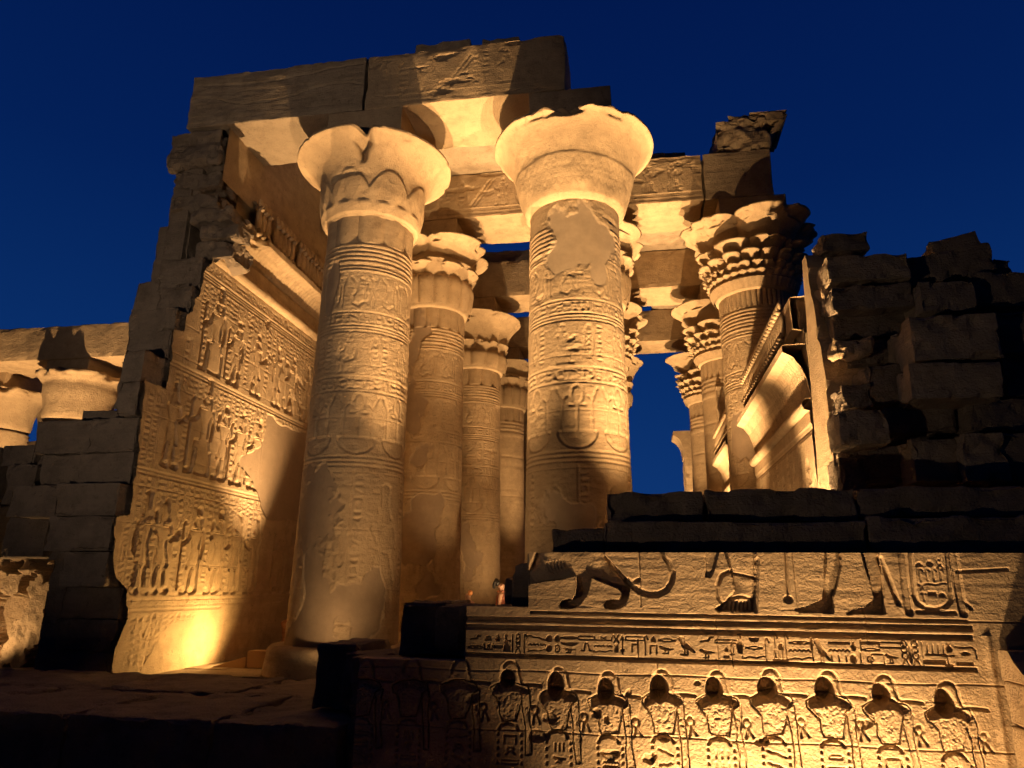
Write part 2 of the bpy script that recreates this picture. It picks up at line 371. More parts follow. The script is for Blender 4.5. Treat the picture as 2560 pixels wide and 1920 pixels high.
floodlight('floodlight at the foot of the carved rear wall', (-7.2, 13.42, FL), (-8.35, 12.1, 1.3), 580, 176, 1., (1.0, .58, .19))
floodlight('floodlight between the carved rear wall and the left front column', (-6.9, 14.6, FL), (-7.3, 13.6, 10), 8000, 58, 1.)
floodlight('floodlight between the first and second column rows on the left', (-2.3, 14.4, FL), (-2.8, 14.7, 10), 9500, 56, 1.)
floodlight('small floodlight lighting the second left column from its right', (-1.95, 14.3, FL), (-5.0, 16.7, 6.6), 620, 58, .9)
floodlight('small floodlight lighting the third left column from its right', (-2.4, 19.4, FL), (-5.0, 21.9, 5.5), 520, 90, .9)
floodlight('floodlight between the first and second column rows on the right', (1.1, 15.2, FL), (1.1, 15.3, 10), 11500, 56, 1.)
floodlight('floodlight between the second and third column rows on the right', (1.1, 19.9, FL), (1.1, 20, 10), 11500, 58, 1.)
floodlight('floodlight between the second and third column rows on the left', (-3.0, 19.9, FL), (-3.1, 20, 10), 7000, 58, 1.)
floodlight('floodlight between the last two column rows on the right', (1.1, 25.1, FL), (1.1, 25.2, 10), 11500, 58, 1.)
floodlight('floodlight between the last two column rows on the left', (-3.0, 25.1, FL), (-3.1, 25.1, 10), 4000, 80, 1.)
floodlight('floodlight at the foot of the right screen wall', (1.45, 12.4, FL), (2.9, 12.6, 5), 230, 130, .6)
floodlight('floodlight beside the tall jamb of the right screen wall', (1.7, 10.6, FL), (2.55, 10.4, 5.2), 5600, 50, .9)
floodlight('floodlight at the foot of the far gate pillar', (.6, 27.8, FL), (2.0, 30.6, 7.2), 7000, 40, .8)
floodlight('left floodlight lying below the carved figures of the outer wall', (.75, 6.38, GR+.1), (.75, 7.05, -.5), 1500, 112, 1.)
floodlight('right floodlight lying below the carved figures of the outer wall', (2.0, 6.38, GR+.1), (1.95, 7.05, -.5), 1150, 104, 1.)
floodlight('floodlight in the neighbouring hall on the left', (-14.2, 14.6, FL), (-15.5, 17.2, 7), 6200, 120, .8)
floodlight('floodlight under the ruined pier on the far left', (-11.7, 11.1, FL), (-11.9, 12.1, 1.6), 130, 140)
floodlight('added fill floodlight behind the viewer aimed at the stepped ruin', (-4.5, -8.0, GR), (-8.0, 11.5, 9.0), 3700, 46, 1., (1.0, .74, .52))  # unseen fill lamp, added to lift the dark front masonry
floodlight('added fill floodlight far to the left of the viewer aimed at the ruined corner', (-11.0, -3.0, GR), (4.2, 9.5, 6.0), 900, 30, 1., (1.0, .72, .48))  # unseen fill lamp, added to bring out block faces on the ruin

# ------------------------------------------------------------------ ground
gx = np.linspace(-60, 60, 121); gy = np.linspace(-30, 90, 121); GX, GY = np.meshgrid(gx, gy)
GZ = -1.6+.04*fbm(np.stack([GX*.3, GY*.3, GX*0], -1), 3, 4)
o = mesh('ground', np.stack([GX, GY, GZ], -1), quads(121, 121), MG); o['kind'] = 'structure'
big = np.array([[-1500, -1500, -1.9], [1500, -1500, -1.9], [1500, 1500, -1.9], [-1500, 1500, -1.9]])
o = mesh('desert_ground', big, [[0, 1, 2, 3]], MG); o['kind'] = 'structure'
pv = []
rnd = random.Random(3)
y = 10.46
while y < 34:
    d = rnd.uniform(.9, 1.4); x = -30
    while x < 4.6:
        w = rnd.uniform(1.0, 2.0)
        pv.append(rbox((x, y, -.5), (x+w-.015, y+d-.015, FL+rnd.uniform(-.012, .008)), seg=.5, r=.015, amp=.006, chip=.02, s=rnd.randint(0, 999)))
        x += w
    y += d
o = mesh('temple_floor', *join(pv), MP); o['kind'] = 'structure'

# ------------------------------------------------------------------ columns
def carve_shaft(cv, rnd, style, r, plast):
    """bands, signs and figures cut into a column; cv.x = arc length round the shaft, cv.z = height"""
    L = cv.x[-1]-cv.x[0]; x0, x1 = cv.x[0], cv.x[-1]
    m = cv.new()
    for z in (3.62, 3.70, 3.78, 4.98, 5.24, 6.12, 6.18, 6.24, 6.5, 1.0, 1.06): cv.line(m, [(x0, z), (x1, z)], .022)
    cv.sink(m, .014)
    for z, w in ((7.35, .04), (7.42, .04), (7.52, .06), (7.61, .06), (7.70, .06), (7.79, .06), (7.88, .06), (7.97, .06)):   # rounded rings under the capital
        q = np.clip(1-np.abs(cv.Z-z)/(w*.6), 0, 1); cv.h += .010*np.sqrt(q)
    m = cv.new(); n = 7; st = L/n                                       # bowls with looped crosses and sceptres
    for i in range(n):
        c = x0+st*(i+.5)
        cv.poly(m, arc(c, 4.13, st*.42, .30, 180, 360))
    cv.sink(m, .024, 4, .7)
    m = cv.new()
    for i in range(n):
        c = x0+st*(i+.5)
        cv.ell(m, c, 4.76, .10, .16, .035); cv.line(m, [(c, 4.15), (c, 4.6)], .035); cv.line(m, [(c-.14, 4.58), (c+.14, 4.58)], .035)
        for sg in (-1, 1):
            cv.line(m, [(c+sg*.26, 4.15), (c+sg*.26, 4.66), (c+sg*.18, 4.74)], .025); cv.line(m, [(c+sg*.26, 4.66), (c+sg*.36, 4.88)], .04)
    cv.sink(m, .014, 2, .5)
    m = cv.new(); glyph_run(cv, m, x0, x1, 5.02, 5.21, rnd); glyph_run(cv, m, x0, x1, 6.28, 6.46, rnd); cv.sink(m, .013)
    m = cv.new()
    for k in range(3):
        c = x0+L*(k+.35)/3; cv.line(m, arc(c, 5.115, .09, .085, 90, 270)+arc(c+.5, 5.115, .09, .085, -90, 90)+[(c, 5.2)], .025)
    x = x0+.1                                                            # upper scene: seated and kneeling figures, oval name rings
    while x < x1-.7:
        egyptian(cv, m, x+.3, 5.32, .72, rnd.choice([-1, 1]), rnd.choice(['offer', 'staff']), rnd.choice(['disc', 'tall', 'plumes']), True)
        cv.ell(m, x+.78, 5.72, .085, .26, .03); glyph_col(cv, m, x+.71, x+.85, 5.5, 5.92, rnd); glyph_col(cv, m, x+.92, x+1.04, 5.32, 6.05, rnd); x += 1.12
    cv.sink(m, .013, 2, .6)
    m = cv.new(); x = x0+.1                                              # row of cobras with papyrus stems
    while x < x1-.3:
        cv.line(m, [(x, 7.2), (x+.1, 7.1), (x+.12, 6.95), (x+.03, 6.8), (x+.05, 6.68), (x+.16, 6.63), (x+.24, 6.7)], .045)
        cv.ell(m, x+.33, 6.9, .055, .2, .025); cv.line(m, [(x+.45, 6.62), (x+.45, 7.0)], .025); cv.poly(m, [(x+.38, 7.2), (x+.52, 7.2), (x+.45, 6.98)]); x += .62
    cv.sink(m, .012, 2, .5)
    m = cv.new(); x = x0+.25                                             # lower scene: tall standing figures
    k = 0
    while x < x1-.5:
        egyptian(cv, m, x+.2, 1.1, 2.05, 1 if k % 2 else -1, rnd.choice(['offer', 'staff', 'raise']), rnd.choice(['disc', 'tall', 'plumes'])); k += 1
        glyph_col(cv, m, x+.62, x+.78, 1.3, 3.5, rnd); cv.line(m, [(x+.6, 1.2), (x+.6, 3.55)], .016); x += 1.02
    cv.sink(m, .016, 5, .75)
    cv.h *= 1.45
    # worn and repaired zones
    P = np.stack([cv.X*1.1, cv.Z*.8, cv.X*0+style*5.1], -1); nz = fbm(P*1.5, 5, style); pm = cv.new()
    for (a, z, ra, rz, w) in plast:
        q = np.hypot((cv.X-a*r)/(ra*r), (cv.Z-z)/rz); pm = np.maximum(pm, np.clip((.85-q+nz*2.2*w)*6, 0, 1))
    worn = np.clip(fbm(P*.7+40, 3, style+3)*2.4-.35, 0, 1)               # softened by weather
    cv.h *= 1-.55*worn; cv.h -= .010*worn; cv.h += (.0035*fbm(np.stack([cv.X*5, cv.Z*26, cv.X*0+style], -1), 3, style+30)+.003*fbm(np.stack([cv.X*24, cv.Z*24, cv.X*0], -1), 2, style+31))*(1-.7*pm)
    er = np.clip(fbm(np.stack([cv.X*2.2, cv.Z*5, cv.X*0+9+style], -1), 5, style+6)*2-.75, 0, 1)
    cv.h -= .03*er+.006*np.clip(fbm(np.stack([cv.X*9, cv.Z*14, cv.X*0+style], -1), 3, style+2)-.1, 0, 1)
    cv.h = cv.h*(1-pm)-.010*pm*(1+.3*nz); cv.t = pm
    # faint drum joints
    for z in np.arange(1.55, 8, .98): cv.h -= (1-pm)*.006*np.exp(-((cv.Z-z-.004*np.sin(cv.X*3))/.012)**2)
def rings_only(cv, style):
    for z in (3.62, 3.70, 3.78, 4.98, 5.24, 6.12, 6.2, 6.5): cv.h -= .016*np.exp(-((cv.Z-z)/.02)**2)
    for z in (7.35, 7.43, 7.60, 7.74, 7.88, 8.02): cv.h += .02*np.sqrt(np.clip(1-np.abs(cv.Z-z)/.05, 0, 1))
def cat(P, n=10):
    P = np.asarray(P, float); Q = np.vstack([2*P[0]-P[1], P, 2*P[-1]-P[-2]]); o = []
    for i in range(1, len(Q)-2):
        t = np.linspace(0, 1, n, endpoint=False)[:, None]; a, b, c, d = Q[i-1:i+3]
        o.append(.5*(2*b+(c-a)*t+(2*a-5*b+4*c-d)*t*t+(3*b-a-3*c+d)*t**3))
    return [tuple(p) for p in np.vstack(o+[P[-1:]])]
def lathe(name, X, Y, prof, mat, parent, n=160, fn=None, attr=None, face0=None, step=.035):
    P = np.array(dense(prof, step)); th = np.linspace(0, 2*math.pi, n, endpoint=False)
    T, Z = np.meshgrid(th, P[:, 1]); RR = np.repeat(P[:, :1], n, 1)
    if fn is not None: RR, Z = fn(T, Z, RR)
    a0 = math.atan2(-Y, -X) if face0 is None else face0                  # theta = 0 looks at the viewer's side
    V = np.stack([X+RR*np.cos(T+a0), Y+RR*np.sin(T+a0), Z], -1)
    return mesh(name, V, quads(len(P), n, True), mat, parent, True, attr=attr)
def lobe(T, n, ph=0, p=.5): return np.abs(np.cos(n/2*(T-ph)))**p
def cap_bell(X, Y, t, style, mat):
    prof = [(.86, 8.50)]+cat([(.87, 8.51), (.925, 8.60), (.99, 8.78), (1.03, 9.05), (1.06, 9.33), (1.11, 9.53), (1.20, 9.70), (1.33, 9.85), (1.47, 9.95), (1.585, 10.0)] if style in (1, 5) else [(.88, 8.51), (.95, 8.58), (1.02, 8.8), (1.10, 9.1), (1.18, 9.4), (1.27, 9.63), (1.37, 9.81), (1.48, 9.94), (1.575, 10.0)], 6)
    re_ = prof[-1][0]; prof = prof+[(re_+.006, 10.006), (re_+.008, 10.015), (re_+.008, 10.05), (re_+.002, 10.062), (re_-.02, 10.066), (.9, 10.07)]
    def fn(T, Z, RR):
        T = (T+math.pi) % (2*math.pi)-math.pi
        P = np.stack([np.cos(T)*2, np.sin(T)*2, Z*2], -1); nz = fbm(P, 3, style); n2 = fbm(P*2.5, 3, style+5)
        RR = RR+.02*nz+.012*n2
        body = (Z < 10.0)
        if style in (1, 5):                                              # wide sepals and pointed leaves low on the bell
            zt = 9.02+.42*lobe(T, 8, .3, .8)-.0; edge = np.clip((zt-Z)/.03, 0, 1); RR = RR+.03*edge*body*(Z > 8.55)
            w = np.abs(((T*8/math.pi+.5) % 1)-.5)*2; RR = RR-.035*body*np.clip((.9*w-(Z-8.75)/.6)*1.4, 0, 1)*(Z < 9.4)*(Z > 8.75)
        if style in (2, 6):                                              # bands of chevrons
            for zz in (8.75, 8.85, 8.95, 9.05):
                w = np.abs(((T*20/math.pi) % 1)-.5)*.5; RR = RR-.012*np.exp(-((Z-zz-w*.6)/.018)**2)
            RR = RR+.014*np.clip((9.30+.06*nz-Z)/.03, 0, 1)*(Z > 8.56)
        chip = np.clip(n2*1.1-.2, 0, 1)*np.clip((Z-9.86)/.12, 0, 1)
        RR = RR-chip*.13*(RR > .95)
        if style == 1:
            nt = np.exp(-((T+.22+.10*n2+.10*nz)/.07)**2)*np.clip((Z-9.5)/.35, 0, 1); RR = RR-nt*.36*(RR > .95)
            RR = RR-.05*np.exp(-((Z-9.28+.05*np.sin(T*4))/.05)**2)*np.clip(-T*2, 0, 1)*(T < 0)*(T > -.9)
        if style == 2:
            nt = np.clip(1.15-np.abs(T+.02)/.62, 0, 1)**.6*np.clip((Z-9.90+.06*n2)/.05, 0, 1); RR = RR-nt*(.12+.22*n2)*(RR > 1.0)
            nt = np.exp(-((T-.75)/.22)**2)*np.exp(-((Z-8.95)/.3)**2); RR = RR-nt*(.05+.07*nz)
        if style >= 5:
            RR = RR-np.clip(.5+n2, 0, 1)*.20*np.clip((Z-9.9)/.08, 0, 1)*(RR > 1.0)
        return RR, Z
    return lathe('capital', X, Y, prof, mat, t, 288, fn, step=.022)
def cap_composite(X, Y, t, tiers, mat, n=224, seed=0):
    c = lathe('capital', X, Y, [(.86, 8.45), (.93, 8.48), (.97, 8.62), (.98, 9.2), (1.0, 9.6), (1.05, 10.25), (.6, 10.27)], mat, t, 96)
    for (z0, z1, nl, r0, r1, ph, kind) in tiers:
        H = z1-z0
        prof = [(r0-.05, z0), (r0, z0+.01), (r1, z1-.05), (r1, z1), (r0-.1, z1+.005)]
        def fn(T, Z, RR, z0=z0, H=H, nl=nl, r0=r0, r1=r1, ph=ph, kind=kind):
            t_ = np.clip((Z-z0)/H, 0, 1); top = (Z > z0+H)
            P = np.stack([np.cos(T)*3, np.sin(T)*3, Z*3], -1); nz = fbm(P, 3, seed+nl)
            lb = lobe(T, nl, ph, .45)
            if kind == 'bell':
                rr = r0+(r1-r0)*(t_**2.2)*(.35+.65*lb)-.03*(1-lb)
                chip = np.clip(fbm(P*1.7, 3, seed+nl+4)-.1, 0, 1); rr = rr-chip*.28*(t_ > .8)
            elif kind == 'bud':
                b = np.sqrt(np.clip(1-np.clip((t_-.62)/.38, 0, 1)**2, 0, 1)); rr = r0+(r1-r0)*(t_**.7)*1+.07*lb*b-.09*(1-b)-.05*(1-lb)
            elif kind == 'stem':
                rr = r0+(r1-r0)*t_-.20*(1-np.clip(lb*1.5-.35, 0, 1))
            else:
                rr = r0+(r1-r0)*t_+.02*(lb-.6)
            rr = np.where(top, r0-.12, rr)+.008*nz
            return rr, Z
        lathe('leaf_tier', X, Y, prof, mat, c, n, fn, step=.022)
    return c
T_PALM = [(8.50, 8.72, 48, .97, 1.07, 0, 'rib'), (8.70, 8.88, 32, 1.02, 1.16, 0, 'bell'), (8.86, 9.07, 24, 1.04, 1.25, .13, 'bell'), (9.04, 9.32, 16, 1.05, 1.35, 0, 'bell'), (9.26, 9.62, 8, 1.03, 1.42, .39, 'bell'), (9.36, 10.27, 4, .95, 1.78, .55, 'bell')]
T_LOTUS = [(8.55, 9.36, 16, .95, 1.06, .2, 'bud'), (9.2, 9.72, 8, .94, 1.2, 0, 'stem'), (9.30, 9.62, 8, .98, 1.26, .39, 'bell'), (9.6, 10.27, 4, .95, 1.62, .62, 'bell')]
T_MIX = [(8.55, 9.1, 12, .95, 1.05, .1, 'bud'), (8.98, 9.4, 8, .98, 1.16, .39, 'bell'), (9.3, 10.27, 1, 1.05, 1.6, 0, 'bell')]
def column(label, X, Y, capital, style, fine=True, plast=(), reeds=0, group='columns of the pillared hall', r0=.97, r1=.86, mat=None):
    mat = mat or MSC; rnd = random.Random(style*7+1)
    t = thing('temple_column', label, 'column', (X, Y, FL), group)
    def pf(T, Z, RR): return RR-.05*np.clip(fbm(np.stack([np.cos(T)*2, np.sin(T)*2, Z*3], -1), 3, style), 0, 1), Z
    lathe('plinth', X, Y, [(.8, FL), (1.30, FL+.01), (1.28, .30), (1.24, .58), (1.18, .64), (.8, .645)], MS, t, 72, pf)
    res = .0135 if fine else .04
    cv = Canvas(-math.pi*.92, math.pi*.92, .62, 8.55, res)
    if fine: carve_shaft(cv, rnd, style, .92, plast)
    else: rings_only(cv, style)
    cv.h += .006*fbm(np.stack([cv.X*2, cv.Z*2, cv.X*0+style], -1), 2, style)
    rr = r0+(r1-r0)*np.clip((cv.Z-.6)/7.3, 0, 1)
    if reeds:                                                            # bundle of stems under the capital
        n_ = reeds; a = cv.X/.92; lb = np.abs(np.cos(n_/2*a))**.6; w = np.clip((cv.Z-7.92 if n_ < 40 else cv.Z-8.05)/.02, 0, 1)
        cv.h = cv.h*(1-w)+w*((.055 if n_ < 40 else .03)*(lb-.8))
    rr = rr+cv.h; th = cv.X/.92; a0 = math.atan2(-Y, -X)
    V = np.stack([X+rr*np.cos(th+a0), Y+rr*np.sin(th+a0), cv.Z], -1)
    mesh('shaft', V, quads(*cv.h.shape), mat, t, True, attr=cv.t)
    if capital == 'bell': cap_bell(X, Y, t, style, mat)
    else: cap_composite(X, Y, t, capital, mat, 224 if fine else 176, style)
    block('abacus', (X-.8, Y-.8, 10.06 if capital == 'bell' else 10.24), (X+.8, Y+.8, 10.95), MS, t, seg=.2, r=.02, amp=.01, chip=.03, s=style)
    return t
X1, X2, X3 = -5.1, -.93, 3.16
Y1, Y2, Y3, Y4 = 12.5, 17.1, 22.4, 27.6
column('thick front column with open bell capital notched at its rim, beside the carved wall', X1, Y1, 'bell', 1, True,
       [(-.75, 2.75, .55, .75, .9), (-.1, 1.25, .75, .55, 1.), (-.5, .75, .8, .45, 1.), (-.9, 6.9, .25, .6, .6), (-.7, 1.9, .25, .5, .6)], 10)
MPL = stone('carved_sandstone_pale_repair', (.43, .32, .20), (.33, .245, .155), (.37, .285, .195), bump=.35)
column('front column with the largest bell capital broken at its front rim, sky on its right', X2, Y1, 'bell', 2, True,
       [(.25, 7.7, .95, .75, .5), (.5, 7.05, .3, .4, .5), (-.25, 7.35, .5, .3, .5), (-.3, 2.7, .5, .45, 1.)], mat=MPL)
column('second column on the left with four-lobed lotus capital and large plaster repairs', X1, Y2, T_LOTUS, 3, True,
       [(-.55, 6.4, .4, 1.5, .8), (-.4, 4.5, .45, .4, .8), (.2, 3.3, .4, .35, 1.), (-.4, 2.6, .7, .5, 1.), (.1, 1.6, .6, .35, 1.)], 16)
column('third column on the left with round capital over sepals', X1, Y3, T_MIX, 4, True, [(-.3, 3, .5, .8, 1.)], 12)
column('rearmost visible column on the left with star-shaped lotus capital', X1, Y4, T_LOTUS, 7, False, (), 16)
column('column hidden behind the largest bell capital, its round lobes showing right of it', X2, Y2, T_LOTUS, 8, False, (), 16)
column('column in the third row right of centre with curled capital', X2, Y3, T_PALM, 9, False)
column('column in the last row right of centre with smooth flared capital against the sky', X2, Y4, T_MIX, 10, False)
column('palm-leaf capital column rising behind the right screen wall', X3, Y2, T_PALM, 11, True, [(0, 5.0, 1.6, 1.3, .5)], 44)
column('dim column behind the palm-leaf capital column', X3, Y3, T_PALM, 12, False, (), 24)
column('farthest column of the right row with tiered capital against the blue sky', X3, Y4, T_PALM, 13, False, (), 24)

# ------------------------------------------------------------------ architraves
def frieze(seed, x0, x1, z0, z1, plainx=None, deep=.02):
    cv = Canvas(x0, x1, z0, z1, .02); rnd = random.Random(seed); m = cv.new()
    for z in (z0+.1, z0+.16, z0+.22): cv.line(m, [(x0, z), (x1, z)], .03)
    x = x0+.2
    while x < x1-.5:
        c = rnd.random()
        if c < .4: egyptian(cv, m, x+.3, z0+.3, .78, rnd.choice([-1, 1]), rnd.choice(['offer', 'staff']), 'disc', True); x += .62
        elif c < .65: cv.ell(m, x+.15, z0+.68, .12, .34, .03); glyph_col(cv, m, x+.06, x+.24, z0+.42, z0+.95, rnd); x += .42
        elif c < .8: cv.line(m, [(x, z0+.32), (x+.5, z0+1.05)], .05); cv.line(m, [(x+.1, z0+.32), (x+.6, z0+1.05)], .03); x += .55
        else: glyph_col(cv, m, x, x+.16, z0+.32, z1-.15, rnd); glyph_col(cv, m, x+.2, x+.36, z0+.32, z1-.15, rnd); x += .42
    cv.sink(m, deep, 2, .5)
    er = np.clip(fbm(np.stack([cv.X*2, cv.Z*5, cv.X*0], -1), 4, seed)*3-.9+np.clip((cv.Z-z1+.3)*2.5, 0, 1), 0, 1)
    cv.h = cv.h*(1-er)-.035*er
    def f(X, Z):
        i = np.clip(((Z-z0)/cv.res).astype(int), 0, len(cv.z)-1); j = np.clip(((X-x0)/cv.res).astype(int), 0, len(cv.x)-1); v = cv.h[i, j]
        return v if plainx is None else np.where((X > plainx[0]) & (X < plainx[1]), v*.1, v)
    return f
BT, BZ = 12.25, 10.95
def beam(label, x0, x1, Yc, s, relief=None, mat=None, z0=BZ, z1=BT, dep=.8, chip=.06):
    return tag(block('architrave', (x0, Yc-dep, z0), (x1, Yc+dep, z1), mat or MS, seg=.14, r=.025, amp=.02, chip=chip, s=s, fseg=.024 if relief else None, disp=relief), label, 'stone beam', 'roof beams of the temple')
def cracked(X, Z):
    P = np.stack([X*.9, Z*3.2, X*0], -1); n_ = fbm(P, 4, 77); c1 = Z-11.55-.13*np.sin(X*1.9)-.12*n_; c2 = Z-12.0-.1*np.sin(X*1.3+2)-.1*n_
    return .012*fbm(P*4, 3, 78)-.035*np.exp(-(c1/.022)**2)-.025*np.exp(-(c2/.02)**2)*(n_ > -.1)
beam('plain left half of the front roof beam, split by a vertical crack', -9.12, -5.16, Y1, 31, cracked, MSB)
beam('carved right half of the front roof beam, its broken end over the largest capital', -5.11, -1.0, Y1, 32, frieze(5, -5.1, -1, BZ, BT, None, .011))
beam('carved beam of the second column row between the big capitals', -8.1, 2.02, Y2, 34, frieze(9, -8.1, 2.0, BZ, BT, None, .03), MS)
beam('plain beam end in shadow above the palm-leaf capital', 2.06, 3.7, Y2, 35, None, MSB)
beam('roof beam of the third column row', -8.1, 3.7, Y3, 36, None, MS)
beam('farthest roof beam across the gap of blue sky', -8.1, 3.7, Y4, 37, None, MS)
for i, (ya, yb) in enumerate(((17.95, 21.55), (23.25, 26.75))):
    tag(block('architrave', (2.5, ya, BZ), (3.8, yb, BT), MS, seg=.2, r=.03, amp=.02, chip=.05, s=40+i), ['beam running back above the right row, nearer piece', 'beam running back above the right row, farther piece'][i], 'stone beam', 'roof beams of the temple')
def slab(label, lo, hi, s, mat=None, **k):
    return tag(block('roof_slab', lo, hi, mat or MSB, seg=.16, r=.04, amp=.03, chip=.12, s=s, **k), label, 'roof slab', 'roof slabs')
slab('ceiling slab bridging the first and second beams', (-4.7, 12.2, 12.27), (-1.75, 17.6, 12.6), 51)
slab('thin broken slab on top of the front beam above its vertical crack', (-5.75, 11.95, 12.26), (-4.25, 13.2, 12.47), 52)
slab('dark slab with rounded corners on top of the front beam, middle of three', (-4.2, 11.95, 12.26), (-3.0, 13.2, 12.66), 57)
slab('short slab on the front beam nearest its broken right end', (-2.75, 11.95, 12.26), (-1.95, 13.2, 12.60), 58)
slab('ceiling slab bridging the second and third beams on the right', (-.7, 17.0, 12.27), (3.8, 22.6, 12.6), 59)
slab('ceiling slab bridging the two farthest beams on the right', (1.0, 22.7, 12.27), (3.8, 27.8, 12.6), 60)
slab('ceiling slab over the second column beside the rear wall', (-8.6, 15.8, 12.27), (-5.2, 22.8, 12.65), 53)
slab('uneven slab on the carved beam behind the largest capital', (-1.2, 16.6, 12.27), (1.7, 18.2, 12.62), 54)
slab('dark slab on the third beam seen through the sky slit', (-5.0, 22.0, 12.27), (-.6, 23.4, 12.85), 55)
slab('slab over the last row of beams', (-8.4, 22.9, 12.27), (-5.4, 28.2, 12.6), 56)
# broken piece of the outer cornice on the roof
t = thing('cornice_fragment', 'broken cornice block with ribbed flaring side on the roof at right', 'cornice block', (2.9, 17, 12.26))
V, F = rbox((2.42, 16.32, 12.26), (3.72, 17.9, 13.22), seg=.055, r=.05, amp=.11, freq=1.9, chip=.28, s=61); mesh('block', V, F, MSB, t)
prof = dense([(3.70, 12.3), (3.72, 12.5), (3.78, 12.75), (3.9, 12.98), (4.08, 13.16), (4.2, 13.22), (4.2, 13.36), (3.3, 13.38)], .035)
mesh('ribbed_cavetto', *sweep(prof, np.arange(16.36, 17.85, .03), lambda V: V+np.stack([.028*np.sin(V[..., 2]*42), V[..., 0]*0, V[..., 0]*0], -1)), MS, t)
V, F = rbox((2.75, 16.34, 13.05), (4.16, 17.85, 13.36), seg=.06, r=.05, amp=.07, chip=.2, s=62); mesh('broken_crest', V, F, MSB, t)

# ------------------------------------------------------------------ carved rear wall on the left
XL = -8.16
rw = thing('carved_rear_wall', 'tall floodlit wall covered in rows of carved figures, broken off raggedly at its near end', 'wall', (XL, 14, FL))
JAG = [(7.95, 11.85), (7.5, 11.65), (7.0, 11.6), (6.9, 11.48), (6.62, 11.45), (6.5, 11.3), (6.15, 11.28), (6.1, 11.0), (5.65, 11.04), (5.5, 11.06), (4.98, 11.05), (4.95, 10.45), (4.5, 10.5), (3.2, 10.6), (2.7, 10.62), (2.65, 10.3), (2.0, 10.35), (1.7, 10.5), (1.5, 10.85), (1.0, 10.9), (.6, 10.75), (.1, 10.8)][::-1]
def jag(z): return np.interp(z, [a for a, b in JAG], [b for a, b in JAG])
cv = Canvas(10.2, 18.6, .1, 7.9, .0165); rnd = random.Random(11)
m = cv.new()
for z in (1.36, 1.42, 1.24, 1.18, 3.42, 3.48, 5.44, 5.50, 7.42, 7.48, 7.54): cv.line(m, [(10, z), (19, z)], .028)
cv.sink(m, .02)
m = cv.new(); glyph_run(cv, m, 10.6, 18.5, 1.26, 1.34, rnd); glyph_run(cv, m, 11.5, 18.5, 7.6, 7.78, rnd); cv.sink(m, .018)
m = cv.new()
for y, c, pose, sd in ((11.05, 'plumes', 'raise', 0), (11.55, 'tall', 'offer', 0), (12.55, 'disc', 'staff', 0), (13.3, 'disc', 'raise', 0), (14.0, 'tall', 'staff', 0), (14.75, 'tall', 'offer', 0), (16.0, 'plumes', 'staff', 0), (16.7, 'disc', 'raise', 0)):
    egyptian(cv, m, y, 1.46, 1.55, 1 if y < 12 else -1, pose, c)
for y, c, pose, sd in ((11.35, 'tall', 'offer', 0), (12.35, 'plumes', 'staff', 1), (13.05, 'disc', 'raise', 0), (13.7, 'tall', 'staff', 0), (14.4, 'tall', 'staff', 0)):
    egyptian(cv, m, y, 3.62, 1.5 if not sd else 1.75, 1 if y < 12 else -1, pose, c, bool(sd))
for y, c, pose, sd in ((12.35, 'plumes', 'staff', 1), (13.15, 'disc', 'staff', 0), (13.95, 'disc', 'offer', 0), (14.9, 'tall', 'raise', 0), (15.7, 'disc', 'staff', 0), (16.5, 'tall', 'offer', 0), (17.3, 'plumes', 'staff', 0)):
    egyptian(cv, m, y, 5.62, 1.4 if not sd else 1.7, 1 if (y > 13.5 and y < 15) else -1, pose, c, bool(sd))
cv.sink(m, .055, 5, .8)
m = cv.new()
for z0, zt, ys in ((1.46, 3.4, (11.28, 11.95, 12.2, 12.9, 13.65, 14.4, 15.2, 16.35)), (3.62, 5.42, (11.0, 11.75, 12.75, 13.4, 14.05, 14.7)), (5.62, 7.4, (11.95, 12.85, 13.55, 14.4, 15.3, 16.1, 16.9, 17.6))):
    for y in ys:
        lo = z0+.1 if rnd.random() < .6 else zt-.8
        cv.line(m, [(y-.09, lo), (y-.09, zt)], .014); cv.line(m, [(y+.09, lo), (y+.09, zt)], .014); glyph_col(cv, m, y-.08, y+.08, lo, zt-.02, rnd)
    y = 11.3 if z0 < 5 else 12
    while y < 18.3: glyph_col(cv, m, y, y+.14, zt-.42, zt-.02, rnd); y += .17
for y in np.arange(11.0, 13.2, .17): glyph_col(cv, m, y, y+.14, .3, 1.1, rnd)
for y, za, zb in ((10.52, 1.75, 2.55), (10.70, 1.5, 3.35), (10.88, 1.5, 3.38), (10.62, 3.55, 4.85), (10.80, 3.55, 4.9), (11.22, 5.0, 5.4), (11.4, 5.6, 6.1), (11.72, 6.3, 7.35), (11.9, 6.3, 7.38)):
    cv.line(m, [(y, za), (y, zb)], .016); cv.line(m, [(y+.17, za), (y+.17, zb)], .016); glyph_col(cv, m, y+.015, y+.155, za, zb, rnd)
cv.sink(m, .018)
m = cv.new()
for y in (11.6, 12.3, 13.0): egyptian(cv, m, y, .2, .9, -1, 'offer', 'disc')
cv.sink(m, .02, 3, .6)
P = np.stack([cv.X*1.3, cv.Z*1.3, cv.X*0], -1); nz = fbm(P, 4, 5)
er = np.clip(fbm(P*2.6+9, 4, 8)*3-.9, 0, 1)*np.clip((cv.Z-5.6)*3, 0, 1)*np.clip((cv.X-12.8), 0, 1); cv.h -= .05*er   # hacked upper figures
pm = cv.new()
